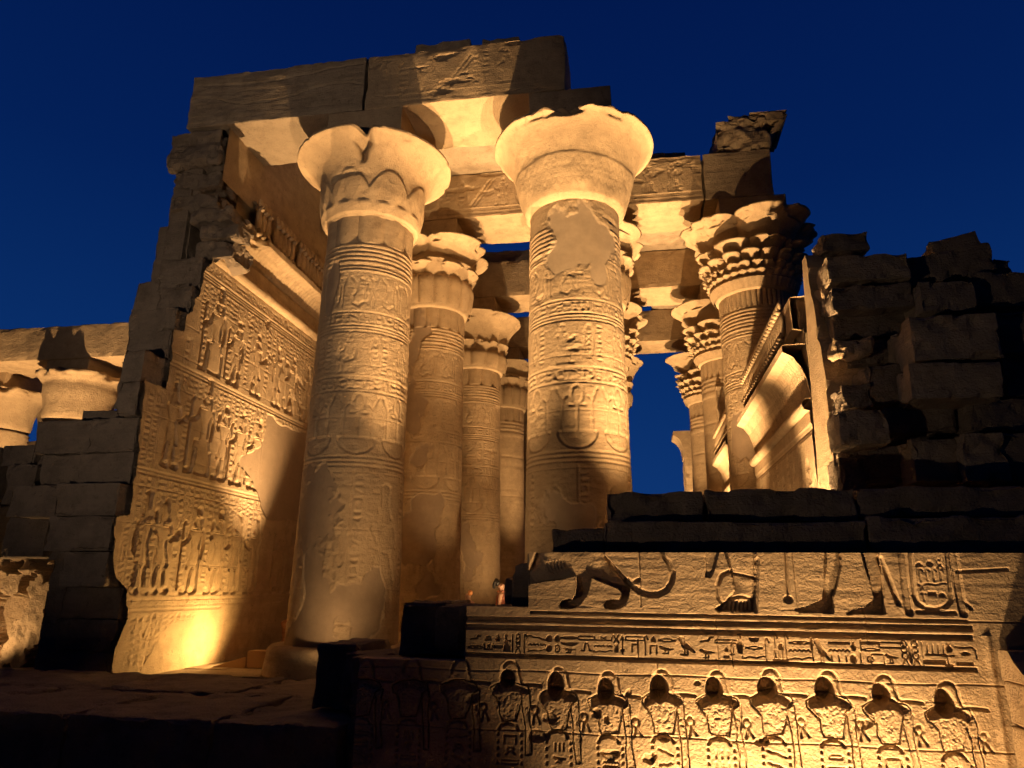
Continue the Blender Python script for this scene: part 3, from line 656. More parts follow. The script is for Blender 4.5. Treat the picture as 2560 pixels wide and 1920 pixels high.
for px in ([(668, 1035), (775, 1080), (800, 1200), (800, 1300), (672, 1300), (660, 1262), (640, 1200), (585, 1160), (612, 1125), (655, 1110), (668, 1070)], [(330, 1700), (420, 1560), (560, 1515), (800, 1500), (800, 1720)]):
    Q = [atX(a, b, XL) for a, b in px]; mm = cv.new(); cv.poly(mm, [(q[1], q[2]) for q in Q]); pm = np.maximum(pm, np.clip(blur(mm, 9)*1.0+nz*.55-.45, 0, .1)*10)
pl = pm*(cv.Z > 1.45); cv.h = cv.h*(1-.9*pm)-.02*pl; cv.t = pl*.9
for z in np.arange(.72, 7.9, .62): cv.h -= .005*(1-pm)*np.exp(-((cv.Z-z)/.012)**2)
cv.h += .006*nz
V = np.stack([XL+cv.h, cv.X, cv.Z], -1); F = quads(*cv.h.shape)
je = jag(cv.Z)+.07*fbm(np.stack([cv.Z*5, cv.X*.3, cv.Z*0], -1), 3, 2)
ok = (cv.X > je).ravel(); F = F[ok[F].all(1)]
mesh('relief_panel', V, F, MSC, rw, attr=cv.t)
yy = np.arange(11.9, 30.5, .035)
zz = np.arange(18.5, 31, .5)
mesh('far_face', *sweep([(XL-.005, .1), (XL-.005, 4), (XL-.005, 7.85)], zz), MS, rw)
def wob(a, f, s):                                                        # unevenness along a moulding, broken away at its near end
    def g(V):
        nz = fbm(np.stack([V[..., 1]*f, V[..., 2]*f, V[..., 0]*f], -1), 3, s); V = V.copy(); V[..., 0] += a*nz; V[..., 2] += a*.6*nz; return V
    return g
mesh('torus', *sweep(dense([(XL-.02, 7.86)]+[(XL+.04+.1*math.cos(a), 7.95+.11*math.sin(a)) for a in np.linspace(-1.6, 1.6, 9)]+[(XL-.06, 8.06)]), yy, wob(.012, 3, 1)), MS, rw)
mesh('plain_band', *sweep([(XL-.06, 8.05), (XL-.07, 8.3), (XL-.07, 8.5)], yy, wob(.02, 2, 2)), MS, rw)
cavp = [(XL-.08, 8.48), (XL-.02, 8.5), (XL+.02, 8.58), (XL+.09, 8.68), (XL+.2, 8.78), (XL+.36, 8.84), (XL+.38, 8.86), (XL+.38, 8.98), (XL+.0, 8.99)]
yc = np.arange(12.15, 30.5, .03)
def cavf(V):
    nz = fbm(np.stack([V[..., 1]*1.1, V[..., 1]*0, V[..., 1]*0], -1), 3, 7); n2 = fbm(np.stack([V[..., 1]*2.5, V[..., 2]*4, V[..., 0]], -1), 3, 17); V = V.copy()
    br = np.clip(nz*3-.3, 0, 1)+np.clip(13.2-V[..., 1], 0, 1)*.8
    V[..., 0] -= np.clip(br, 0, 1)*.2*np.clip((V[..., 0]-XL-.12)/.2, 0, 1)*(1+n2); V[..., 2] += .02*n2+.012*np.sin(V[..., 1]*42)*(V[..., 2] < 8.84); return V
mesh('cavetto_cornice', *sweep(dense(cavp, .04), yc, cavf), MS, rw)
mesh('frieze_backing', *sweep(dense([(XL+.1, 8.97), (XL+.1, 9.86), (XL-.1, 9.9)], .1), np.arange(13.0, 30.5, .06), wob(.06, 2.2, 21)), MS, rw)
def cobra_mesh(s=1.):
    a = ellipsoid((0, 0, .30), .05, .075, .22, 12, 8); b = ellipsoid((.035, 0, .50), .06, .045, .045, 10, 6); c = ellipsoid((.02, 0, .62), .03, .08, .08, 12, 8)
    d = tube([(0.0, 0, .14), (.05, .02, .06), (.03, -.04, .0)], [.045, .05, .04], 8)
    return join([a, b, c, d])
CB, CF = cobra_mesh()
cob0 = None
def cobras(parent, x, z, ys, sgn, mat, skip=(), sc_=1.):
    V = CB*sc_; V[:, 0] *= sgn; o0 = None
    for i, y in enumerate(ys):
        if i in skip: continue
        if o0 is None: o0 = mesh('cobra', V+np.array([x, y, z]), CF, mat, parent, True); y0 = y
        else:
            o = o0.copy(); C.objects.link(o); o.parent = parent; o.location = (0, y-y0, 0); ORG[o.name] = ORG[parent.name]
cobras(rw, XL+.2, 8.99, np.arange(13.0, 18.6, .20), 1, MS, (3, 9), 1.3)
mesh('upper_wall', *sweep(dense([(XL+.0, 9.7), (XL+.0, 12.3)], .15), np.arange(11.82, 31, .12), wob(.02, 1.5, 3)), MS, rw)
# masonry behind the carved face, its ragged near end left dark
z = -.5; k = 0
rnd = random.Random(5)
for z1 in (.55, 1.05, 1.55, 2.1, 2.66, 3.2, 3.75, 4.35, 4.95, 5.55, 6.12, 6.6, 7.2, 7.9):
    ye = float(np.min(jag(np.linspace(max(z, .1), z1, 6))))+.03; k += 1
    x = XL-.11
    for j in range(1 if z1 > 4.4 or z1 < 2.7 else 2):
        w = ((.83 if z1 < 7 else .79)*ye-8.27-rnd.uniform(0, .05)) if z1 > 4.4 else rnd.uniform(.8, 1.2)
        yj = ye+rnd.uniform(.0, .06)+(.12 if j else 0)
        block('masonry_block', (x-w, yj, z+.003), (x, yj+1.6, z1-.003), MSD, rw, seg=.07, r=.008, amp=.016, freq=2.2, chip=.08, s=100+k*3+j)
        x -= w+.012
    z = z1
block('wall_core', (XL-1.3, 12.6, -.5), (XL-.12, 31, 10.1), MS, rw, seg=.3, r=.02, amp=.02, chip=.0, s=9); block('wall_core', (XL-.9, 12.9, 10.11), (XL-.12, 31, 12.2), MS, rw, seg=.3, r=.02, amp=.02, chip=.05, s=10)
for (a, b, c, d, dp, dy) in ((412, 322, 563, 422, 1.0, 0), (432, 424, 560, 476, .8, .12), (420, 478, 556, 528, .8, .05), (475, 512, 590, 560, .9, .0), (500, 556, 606, 600, .5, .02), (485, 598, 596, 655, .8, .1), (430, 655, 520, 735, 1., .05)):
    p, q = atY(a, d, 11.75+dy), atY(c, b, 11.75+dy); q[0] -= .05; k += 1
    block('broken_block', (p[0], 11.72+dy, p[2]), (q[0], 11.72+dy+dp, q[2]), MSD, rw, seg=.05, r=.05, amp=.09, freq=2.4, chip=.2, s=200+k)

# ------------------------------------------------------------------ stepped ruin left of the rear wall
ls = thing('stepped_ruin_wall', 'dark ruined wall climbing in rough steps at the left edge', 'ruined wall', (-11, 11.5, -.5))
k = 0
for (a, b, c, d, Y) in ((428, 345, 520, 540, 11.95), (395, 470, 480, 700, 11.9), (375, 560, 478, 706, 12.0), (327, 700, 440, 802, 11.75), (430, 706, 474, 806, 11.62), (310, 800, 405, 905, 11.75), (390, 806, 434, 902, 11.55), (283, 900, 370, 1022, 11.6), (352, 885, 400, 985, 11.35), (196, 1022, 330, 1092, 11.4), (310, 985, 398, 1100, 11.1), (176, 1090, 290, 1150, 11.3), (150, 1100, 265, 1145, 11.45), (0, 1112, 90, 1165, 11.4), (84, 1118, 178, 1210, 11.35), (88, 1148, 375, 1268, 11.1), (0, 1160, 95, 1262, 11.2), (-180, 1118, 5, 1262, 11.4), (0, 1262, 130, 1392, 11.0), (120, 1266, 250, 1400, 10.85), (-180, 1262, 0, 1392, 11.1), (118, 1396, 240, 1480, 10.9), (100, 1478, 240, 1560, 10.9), (78, 1556, 236, 1700, 10.9), (236, 1280, 350, 1420, 11.3), (226, 1420, 325, 1560, 11.3), (212, 1560, 310, 1700, 11.3)):
    p, q = atY(a, d, Y), atY(c, b, Y); k += 1
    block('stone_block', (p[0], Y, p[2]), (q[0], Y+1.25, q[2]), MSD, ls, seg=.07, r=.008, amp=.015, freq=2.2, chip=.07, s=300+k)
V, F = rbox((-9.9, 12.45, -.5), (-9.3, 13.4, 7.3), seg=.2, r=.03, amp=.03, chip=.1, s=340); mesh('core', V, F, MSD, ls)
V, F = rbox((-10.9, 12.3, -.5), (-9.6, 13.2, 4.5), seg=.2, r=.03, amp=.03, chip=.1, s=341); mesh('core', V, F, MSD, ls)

# ------------------------------------------------------------------ screen wall on the right (between the outer columns)
XR = 2.65
sw = thing('screen_wall', 'floodlit screen wall with curved cornice and a row of carved cobras beside a tall jamb', 'screen wall', (XR+.5, 13.3, FL))
def screen(y0, y1, parent, seed):
    cv = Canvas(y0, y1, .14, 4.2, .03); r_ = random.Random(seed); m = cv.new()
    for z in (3.9, 3.95, .6, .66): cv.line(m, [(y0, z), (y1, z)], .03)
    y = y0+.2
    while y < y1-.5: egyptian(cv, m, y+.3, 1.9, 1.6, -1, r_.choice(['offer', 'staff']), r_.choice(['disc', 'tall'])); glyph_col(cv, m, y+.66, y+.82, 2.2, 3.85, r_); y += .92
    cv.sink(m, .04, 3, .7)
    mesh('relief_face', np.stack([XR-cv.h, cv.X, cv.Z], -1)[:, ::-1], quads(*cv.h.shape), MSC, parent)
    ys = np.arange(y0, y1+.01, .04)
    mesh('torus', *sweep(dense([(XR+.02, 4.2)]+[(XR-.02-.08*math.cos(a), 4.29+.09*math.sin(a)) for a in np.linspace(-1.6, 1.6, 9)]+[(XR+.04, 4.38)]), ys[::-1], wob(.01, 3, seed)), MS, parent)
    pf = dense([(XR+.05, 4.40), (XR+.03, 4.5), (XR+.0, 4.7), (XR-.06, 4.88), (XR-.17, 5.05), (XR-.3, 5.13), (XR-.3, 5.24), (XR+.04, 5.25), (XR+.04, 5.5)], .04)
    mesh('cavetto_cornice', *sweep(pf, ys[::-1], lambda V: V+np.stack([.012*np.sin(V[..., 1]*45)*(V[..., 2] < 5.1), V[..., 0]*0, V[..., 0]*0], -1)), MS, parent)
    mesh('frieze_backing', *sweep(dense([(XR+.0, 5.46), (XR-.12, 5.5), (XR-.12, 6.02), (XR+.3, 6.05), (XR+.32, 5.46)], .1), ys[::-1], wob(.03, 3, seed+2)), MS, parent)
    block('wall_core', (XR+.06, y0, -.3), (XR+1.1, y1, 5.45), MS, parent, seg=.3, r=.02, amp=.01, chip=.02, s=seed)
screen(10.9, 16.1, sw, 71); cobras(sw, XR-.17, 5.44, np.arange(11.35, 15.6, .17), -1, MS)
jp = [(9.85, -.3), (9.85, 1.2), (9.66, 1.3), (9.64, 3.0), (9.82, 3.15), (9.84, 4.2), (9.76, 4.35), (9.82, 4.9), (9.95, 5.0), (9.93, 5.5), (10.02, 5.7), (10.03, 6.1), (10.12, 6.35)]
jz = np.linspace(-.3, 6.35, 140); je_ = np.interp(jz, [b for a, b in jp], [a for a, b in jp])+.05*fbm(np.stack([jz*4, jz*0, jz*0], -1), 3, 9)
tt = np.linspace(0, 1, 16); jf = np.interp(jz, [-.3, 3, 6.35], [10.95, 10.78, 10.30]); je_ = np.minimum(je_, jf-.12); jy = je_[:, None]+(jf-je_)[:, None]*tt; jx = XR-.02+.008*fbm(np.stack([jy*2, np.repeat(jz[:, None], 16, 1)*2, jy*0], -1), 3, 10)
V1 = np.stack([jx, jy, np.repeat(jz[:, None], 16, 1)], -1); fr = V1[:, 0]; bx = np.linspace(0, 1, 7)
V2 = fr[:, None]+bx[None, :, None]*np.array([.5, .0, 0]); V2[..., 1] += .09*fbm(V2*3, 3, 12)*np.clip(bx*4, 0, 1); V3 = V1[-1][None]+np.linspace(0, 1, 4)[:, None, None]*np.array([.5, 0, 0]); V4 = V1[:, -1][:, None]+np.linspace(0, 1, 4)[None, :, None]*np.array([.5, 0, 0])
mesh('jamb', *join([(V1, quads(140, 16)[:, ::-1]), (V2, quads(140, 7)), (V3, quads(4, 16)), (V4, quads(140, 4))]), MS, sw)
block('broken_block', (XR+.02, 9.35, 4.55), (XR+.5, 9.85, 4.8), MS, sw, seg=.04, r=.05, amp=.10, freq=3, chip=.2, s=74)
block('broken_block', (XR+.04, 9.75, 5.3), (XR+.4, 10.1, 5.75), MS, sw, seg=.05, r=.05, amp=.10, chip=.2, s=76)
block('broken_block', (XR-.02, 11.0, 5.3), (XR+.5, 11.4, 6.1), MS, sw, seg=.06, r=.05, amp=.08, chip=.2, s=77)
sw2 = thing('screen_wall', 'farther low screen wall behind the palm-leaf column, with a tall bright jamb', 'screen wall', (XR+.5, 20, FL))
screen(18.2, 21.5, sw2, 81); cobras(sw2, XR-.17, 5.44, np.arange(18.4, 21.4, .17), -1, MS)
block('jamb', (XR-.05, 21.55, -.3), (XR+.6, 22.9, 7.6), MS, sw2, seg=.12, r=.04, amp=.03, chip=.08, s=83)
pj = thing('gate_jamb', 'far gate pillar flaring at its top beside the blue sky gap', 'pillar', (2.9, 31, FL))
V, F = rbox((2.22, 30.5, -.3), (3.3, 32, 7.05), seg=.15, r=.03, amp=.03, chip=.1, s=84); mesh('pillar', V, F, MS, pj)
pp = cat([(2.22, 7.04), (2.20, 7.35), (2.13, 7.62), (1.98, 7.83), (1.80, 7.95)], 5)+[(1.80, 8.12), (3.32, 8.14), (3.32, 7.04)]; n_ = len(pp)
me = bpy.data.meshes.new('cavetto_cornice'); me.from_pydata([tuple(np.array((x_, y_, z_))-ORG[pj.name]) for y_ in (30.48, 32.0) for x_, z_ in pp], [], [tuple(range(n_)), tuple(range(2*n_-1, n_-1, -1))]+[(i, i+n_, (i+1) % n_+n_, (i+1) % n_) for i in range(n_)]); me.materials.append(MS)
o = bpy.data.objects.new('cavetto_cornice', me); C.objects.link(o); o.parent = pj
tag(block('far_side_wall', (-10, 31, -.4), (-1.9, 33, 10.9), MS, seg=.3, r=.04, amp=.05, chip=.1, s=87), 'far side wall closing the hall behind the left column row', 'wall')

# ------------------------------------------------------------------ outer wall in front, its face carved in sunk relief
YP = 7.0
P2 = lambda px, py: (lambda q: (q[0], q[2]))(atY(px, py, YP))
ZB = lambda x, y: P2(950+x/2.676, 1300+y/2.676)          # points read off two enlargements of the photo
ZC = lambda x, y: P2(1760+x/2.676, 1300+y/2.676)
cw = thing('carved_outer_wall', 'low thick outer wall carved with a lion, legs and figures', 'wall', (0, YP+1.7, -1.6))
cv = Canvas(-3.6, 3.5, -.42, 1.96, .0062)
B = lambda L: [ZB(*p) for p in L]; K = lambda L: [ZC(*p) for p in L]
u = 7.0/1776/2.676*1.03                                  # metres per enlargement pixel at the wall
nz = fbm(np.stack([cv.X*4, cv.Z*9, cv.X*0], -1), 3, 3); n2 = fbm(np.stack([cv.X*14, cv.Z*14, cv.X*0], -1), 3, 13); n3 = fbm(np.stack([cv.X*6, cv.Z*28, cv.X*0], -1), 3, 23)
up = cv.Z > 1.43
cv.h += np.where(up, .0035*n3+.003*nz, .004*nz+.0018*n2)
# lion
m = cv.new()
cv.poly(m, B([(1063, 150), (1500, 150), (1505, 235), (1565, 295), (1640, 375), (1690, 430), (1675, 455), (1665, 520), (1640, 570), (1600, 595), (1540, 598), (1503, 590), (1495, 565), (1512, 540), (1560, 530), (1600, 535), (1618, 492), (1595, 462), (1540, 440), (1450, 402), (1415, 385), (1408, 430), (1390, 500), (1345, 560), (1310, 590), (1255, 596), (1205, 592), (1197, 568), (1212, 542), (1245, 528), (1285, 533), (1305, 495), (1312, 450), (1310, 374), (1220, 397), (1100, 412), (960, 436), (960, 380), (1000, 330)]))
cv.sink(m, .085, 18, .72, 0, .9)
m = cv.new(); cv.line(m, B([(1655, 405), (1700, 445), (1740, 478), (1800, 498), (1860, 497), (1915, 470), (1950, 415), (1958, 350), (1938, 290), (1905, 245), (1880, 180)]), 34*u, 24*u); cv.line(m, B([(1675, 425), (1732, 400)]), 22*u); cv.sink(m, .042, 3, .6)
m = cv.new()
for i in range(6): cv.line(m, B([(1115+i*22, 285-i*4), (1135+i*22, 340-i*3), (1165+i*20, 350-i*4)]), 7*u)
cv.line(m, B([(1555, 565), (1600, 575), (1640, 560)]), 7*u); cv.line(m, B([(1250, 570), (1310, 565)]), 7*u); cv.line(m, B([(1500, 240), (1600, 370), (1650, 420)]), 8*u); cv.line(m, B([(1065, 170), (1000, 330)]), 14*u); cv.sink(m, .014)
# bound bird-like emblem, rod, striding legs, staff, name ring and bars
m = cv.new(); cv.poly(m, K([(115, 150), (345, 150), (350, 390), (338, 612), (300, 612), (240, 606), (160, 606), (100, 612), (74, 592), (130, 560), (205, 470), (185, 345)])); cv.sink(m, .055, 12, .9, 1, .8)
m = cv.new(); cv.poly(m, K([(0, 150), (105, 180), (65, 340), (40, 385), (12, 380)])); cv.line(m, K([(185, 338), (118, 368), (86, 440), (98, 515), (130, 565)]), 20*u); cv.line(m, K([(358, 260), (345, 612)]), 16*u); cv.sink(m, .03, 3, .5)
m = cv.new(); cv.line(m, K([(170, 350), (350, 388)]), 12*u); cv.line(m, K([(165, 600)]+[(165+i*17, 540-28*math.sin(i/10*3.14)) for i in range(11)]+[(335, 600)]), 14*u)
for i in range(5): cv.line(m, K([(195+i*26, 545), (190+i*28, 608)]), 13*u)
cv.sink(m, .02)
m = cv.new(); cv.line(m, K([(542, 150), (563, 510)]), 15*u); cv.ell(m, *ZC(564, 530), 25*u, 22*u); cv.line(m, K([(1180, 255), (1303, 560)]), 24*u); cv.line(m, K([(1322, 150), (1345, 400), (1376, 615)]), 42*u); cv.line(m, K([(1660, 150), (1700, 420), (1738, 625)]), 42*u); cv.line(m, K([(1740, 545), (1785, 590)]), 18*u); cv.sink(m, .03, 4, .6)
m = cv.new(); cv.poly(m, K([(808, 150), (916, 150), (921, 310), (892, 440), (868, 520), (874, 610), (866, 630), (820, 628), (740, 622), (640, 620), (603, 604), (610, 592), (680, 580), (760, 545), (790, 530), (802, 440), (802, 330)])); cv.sink(m, .060, 11, .72, 0, .85)
m = cv.new(); cv.poly(m, K([(1030, 150), (1166, 150), (1196, 340), (1206, 450), (1210, 560), (1223, 632), (1120, 634), (960, 634), (948, 620), (1000, 600), (1070, 585), (1110, 552), (1137, 530), (1110, 420), (1075, 320)])); cv.sink(m, .060, 11, .72, 0, .85)
m = cv.new(); cv.line(m, K([(1380, 150), (1392, 330), (1408, 500), (1428, 555), (1480, 588), (1550, 596), (1615, 580), (1652, 535), (1656, 480), (1625, 150)]), 24*u); cv.line(m, K([(1432, 614), (1680, 622)]), 20*u); cv.sink(m, .028, 3, .5)
m = cv.new(); gk = lambda k_, x, y, w, h: glyph(cv, m, k_, *ZC(x, y), w*u, h*u)
gk('loaf', 1440, 295, 50, 44); gk('disc', 1510, 290, 44, 44); gk('tie', 1575, 292, 50, 60)
for i in range(4): gk('hook', 1450+i*46, 365, 40, 70)
gk('snake', 1530, 425, 150, 40); gk('ankh', 1468, 490, 44, 80); gk('slab', 1530, 490, 44, 70); gk('loaf', 1595, 500, 50, 50)
cv.sink(m, .012)
m = cv.new(); cv.line(m, K([(1700, 345), (1880, 338), (2030, 330)]), 16*u); cv.sink(m, .02)
# grooves under the scene
def groove(a, b, h, dp):
    (xa, za), (xb, zb) = a, b; t_ = (cv.X-xa)/(xb-xa); zt = za+(zb-za)*t_+.003*nz
    w = np.clip((zt-cv.Z)/.006, 0, 1)*np.clip((cv.Z-zt+h)/.02, 0, 1)*np.clip((cv.X-xa)/.02, 0, 1)*np.clip((xb-cv.X)/.01, 0, 1); cv.h -= dp*w*(1+.15*n2)
groove(ZB(1000, 605), ZC(1770, 665), 24*u, .035)
groove(ZB(560, 640), ZC(1800, 705), 36*u, .05)
groove(ZB(560, 693), ZC(1800, 768), 36*u, .05)
groove(ZB(540, 882), ZC(1832, 985), 30*u, .05)
# line of signs
m = cv.new()
BAND = [(0, 640, [('arm', .75, 60), ('eye', .25, 110)]), (0, 725, [('loaf', .75, 60), ('ux', .25, 55)]), (0, 790, [('vase', .75, 50), ('slab', .3, 60)]), (0, 845, [('man', .5, 60)]), (0, 885, [('stroke', .5, 30)]), (0, 922, [('rope', .5, 40)]), (0, 968, [('hook', .5, 40)]), (0, 1050, [('viper', .82, 110), ('water', .45, 110), ('snake', .14, 110)]), (0, 1130, [('disc', .78, 48), ('disc', .24, 46)]), (0, 1185, [('disc', .78, 44), ('ring', .24, 40)]), (0, 1268, [('eye', .84, 115), ('basket', .5, 110), ('bird2', .18, 80)]), (0, 1380, [('oval', .84, 105), ('legs', .36, 85)]), (0, 1492, [('ux', .80, 110), ('water', .42, 105), ('snake', .14, 110)]), (0, 1580, [('x', .82, 36), ('strokes', .3, 24)]), (0, 1620, [('arrow', .5, 36)]), (0, 1705, [('rect', .84, 110), ('house', .34, 42)]), (0, 1725, [('reed', .34, 40)]), (0, 1778, [('hook', .5, 44)]), (0, 1828, [('loaf', .82, 40), ('house', .28, 46)]), (0, 1918, [('mouth', .78, 105), ('bird2', .3, 95)]), (0, 2048, [('bird', .5, 110)]),
        (1, 20, [('arm', .84, 70), ('bird2', .3, 90)]), (1, 150, [('rect', .82, 130), ('loaf', .45, 30), ('slab', .12, 34)]), (1, 190, [('ankh', .25, 34)]), (1, 240, [('vase', .66, 60)]), (1, 335, [('basket', .9, 60), ('mouth', .56, 100), ('snake', .16, 130)]), (1, 420, [('hook', .5, 44)]), (1, 515, [('loaf', .65, 40), ('plants', .26, 90)]), (1, 480, [('hook', .7, 34)]), (1, 552, [('hook', .7, 34)]), (1, 640, [('eye', .84, 120), ('water', .5, 120), ('snake', .16, 130)]), (1, 725, [('reed', .6, 44)]), (1, 790, [('bird', .5, 90)]), (1, 905, [('slab', .88, 120), ('water', .56, 110), ('strokes', .2, 110)]), (1, 1000, [('vase', .72, 44), ('disc', .2, 44)]), (1, 1050, [('stroke', .26, 24), ('stroke', .8, 22)]), (1, 1115, [('slab', .9, 100), ('mouth', .62, 100), ('ring', .2, 44)]), (1, 1165, [('rect', .2, 70)]), (1, 1255, [('rect', .84, 130), ('bird2', .3, 70)]), (1, 1345, [('rope', .5, 50)]), (1, 1383, [('disc', .5, 26)]), (1, 1418, [('rope', .5, 50)]), (1, 1465, [('stroke', .5, 26)]), (1, 1550, [('plants', .7, 110), ('slab', .16, 120)]), (1, 1640, [('vase', .76, 56), ('table', .26, 64)]), (1, 1750, [('corner', .6, 110), ('slab', .1, 90)])]
for z_, x_, gs in BAND:
    f_ = (x_/2141 if z_ == 0 else 1+x_/2141)/2
    yt = 762+ (95 if z_ == 0 else 0)*0
    top = (750+x_*.014) if z_ == 0 else (780+x_*.026); bot = (872+x_*.014) if z_ == 0 else (930+x_*.028)
    for k_, fr, w_ in gs:
        cx, cz = (ZB if z_ == 0 else ZC)(x_, bot-(bot-top)*fr); hh = {1: .88, 2: .42, 3: .28}[len(gs)]*(bot-top)
        glyph(cv, m, k_, cx, cz, w_*u, hh*u)
cv.sink(m, .024, 0, 0, 0)
# row of figures with their heads hacked out
m0 = K([(425, 1130)])[0]
def rel(pts): return [(a-m0[0], b-m0[1]) for a, b in K(pts)]
tors = rel([(305, 1200), (345, 1172), (395, 1160), (470, 1160), (530, 1178), (575, 1190), (600, 1225), (556, 1262), (545, 1340), (528, 1440), (418, 1440), (398, 1400), (384, 1320), (345, 1268), (318, 1240)])
arm = rel([(560, 1265), (606, 1235), (614, 1300), (622, 1400), (640, 1520), (668, 1690), (625, 1690), (612, 1560), (598, 1480), (588, 1400), (572, 1320)])
wig = rel([(378, 1095), (385, 1040), (412, 1008), (440, 1000), (475, 1008), (505, 1045), (515, 1100), (530, 1150), (548, 1166), (640, 1172), (690, 1180)])
belt = rel([(392, 1500), (410, 1470), (465, 1456), (520, 1470), (545, 1505)])
heads = [ZB(-120, 1040), ZB(190, 1045), ZB(515, 1050), ZB(850, 1065), ZB(1172, 1110), ZB(1508, 1140), ZB(1866, 1130), ZC(68, 1140), m0, ZC(812, 1145), ZC(1190, 1175), ZC(1612, 1220)]
yoke = rel([(312, 1200), (345, 1172), (395, 1155), (470, 1155), (530, 1174), (600, 1225), (556, 1238), (500, 1218), (440, 1212), (385, 1222), (335, 1245)])
m = cv.new(); mh = cv.new(); ml = cv.new(); my = cv.new(); rnd = random.Random(8)
for i, (hx, hz) in enumerate(heads):
    s_ = .97+.012*(i-6)*.3; T_ = lambda L: [(hx+a*s_, hz+b*s_) for a, b in L]
    jit = lambda L: [(a+rnd.uniform(-7, 7)*u, b+rnd.uniform(-7, 7)*u) for a, b in L]; cv.poly(m, jit(T_(tors))); cv.poly(m, jit(T_(arm))); cv.poly(my, jit(T_(yoke))); cv.line(ml, T_(wig), 15*u); cv.line(ml, T_(belt), 15*u)
    if i > 2: cv.ell(mh, hx, hz+rnd.uniform(-6, 6)*u, (40+rnd.uniform(-3, 14))*u, (54+rnd.uniform(-8, 24))*u)
    ax, az = T_(rel([(660, 1372)]))[0]; cv.ell(ml, ax, az+10*u, 20*u, 22*u, 11*u); cv.line(ml, [(ax, az-12*u), (ax-8*u, az-66*u)], 12*u); cv.line(ml, [(ax+6*u, az-10*u), (ax+34*u, az-62*u)], 12*u)
    L0, L1, zt, zb_ = T_(rel([(392, 1510)]))[0][0], T_(rel([(575, 1510)]))[0][0], T_(rel([(392, 1510)]))[0][1], T_(rel([(392, 1840)]))[0][1]
    for q in range(9):
        zq = zt-(20+q*38)*u
        for xq in (L0-2*u, L1-2*u): cv.poly(ml, [(xq-6*u, zq-8*u), (xq+6*u, zq-8*u), (xq+6*u, zq+8*u), (xq-6*u, zq+8*u)])
    zq = zt-45*u
    while zq > -.4: glyph(cv, ml, rnd.choice(['water2', 'slab', 'viper', 'house', 'strokes', 'rect', 'reed', 'bird2', 'snake', 'tie', 'oval']), (L0+L1)/2, zq, rnd.uniform(70, 110)*u, 46*u); zq -= 62*u
ring_ = np.clip(blur(m, 2, 1)*5, 0, 1)*(1-m); cv.h -= .030*ring_+.007*blur(m, 2, 1); cv.h += .010*np.clip((blur(m, 8)-.45)*2, 0, 1)*m; cv.sink(my, .034, 0, 0, 2); cv.sink(ml, .024, 0)
low = (cv.Z < .98)
wk = blur(np.maximum(m, mh), 12)*low
cv.h -= (.006*np.clip(fbm(np.stack([cv.X*38, cv.Z*42, cv.X*0], -1), 3, 33)*2.6-.1, 0, 1)*np.clip(wk*1.8+.06, 0, 1)+.004*fbm(np.stack([cv.X*60, cv.Z*60, cv.X*0], -1), 2, 35)*np.clip(wk*2, .15, 1))*low   # chisel scars
cv.sink(mh, .145, 0, 0, 1)
rq = random.Random(44)
for _ in range(26):
    bx, bz, br = rq.uniform(-1.6, 2.8), rq.uniform(-.3, .9), rq.uniform(.02, .06); w_ = np.hypot((cv.X-bx)/rq.uniform(.8, 2.), cv.Z-bz)+.03*n2; cv.h -= .02*np.clip((br-w_)/.012, 0, 1)
# masonry joints
for za, zb in ((ZB(600, 1000)[1], ZC(1850, 1110)[1]), (ZB(1000, 1410)[1], ZC(1900, 1560)[1])):
    zj = za+(zb-za)*(cv.X+2)/4.8+.006*np.sin(cv.X*5)+.004*nz; cv.h -= .009*np.exp(-((cv.Z-zj)/.007)**2)
for xj, za, zb in ((ZB(1735, 300)[0], 1.44, 2), (ZC(610, 400)[0], 1.44, 2), (ZB(1850, 940)[0], .6, .98), (ZC(100, 1000)[0], .9, 1.4), (ZC(1085, 700)[0], 1.15, 1.45)):
    cv.h -= .012*np.exp(-((cv.X-xj)/.006)**2)*(cv.Z > za)*(cv.Z < zb)
zj = ZC(1770, 680)[1]; cv.h -= .012*np.exp(-((cv.Z-zj)/.006)**2)*(cv.X > ZC(1770, 680)[0])
cv.h += .016*np.exp(-((cv.X-2.93)/.03)**2)*(cv.Z < 1.25)                                                        # slim corner roll
def cell(name, xa, xb, za, zb, label=None, dep=.2):
    i0, i1 = np.searchsorted(cv.z, [za, zb]); j0, j1 = np.searchsorted(cv.x, [xa, xb]); i1 = min(i1, len(cv.z)-1); j1 = min(j1, len(cv.x)-1)
    h = cv.h[i0:i1+1, j0:j1+1]; X_, Z_ = cv.X[i0:i1+1, j0:j1+1], cv.Z[i0:i1+1, j0:j1+1]
    V = np.stack([X_, YP-h, Z_], -1); n, k_ = h.shape; parts = [(V, quads(n, k_))]
    for e_ in (V[0], V[-1][::-1], V[::-1, 0], V[:, -1]):
        bk = e_.copy(); bk[:, 1] = YP+dep; parts.append((np.stack([bk, e_]), quads(2, len(e_))))
    o = mesh(name, *join(parts), MSC, cw)
    if label: o['label'] = label
ZA, ZM, ZL, ZT = .93, 1.235, 1.425, 1.93
xs = [-2.67]+[(a[0]+b[0])/2+.05 for a, b in zip(heads[1:-1], heads[2:])]+[2.97]
for i in range(len(xs)-1): cell('carved_figure', xs[i], xs[i+1], -.4, ZA)
cell('worn_face', 2.97, 3.45, -.4, ZA); block('lower_face', (-2.66, YP+.004, -1.7), (3.45, YP+.185, -.41), MSC, cw, seg=.12, r=.02, amp=.008, chip=.03, s=399)
cell('hieroglyph_band', -1.62, 2.97, ZA, ZM); cell('grooved_moulding', -1.62, 2.97, ZM, ZL); cell('plain_face', 2.97, 3.45, ZA, ZT)
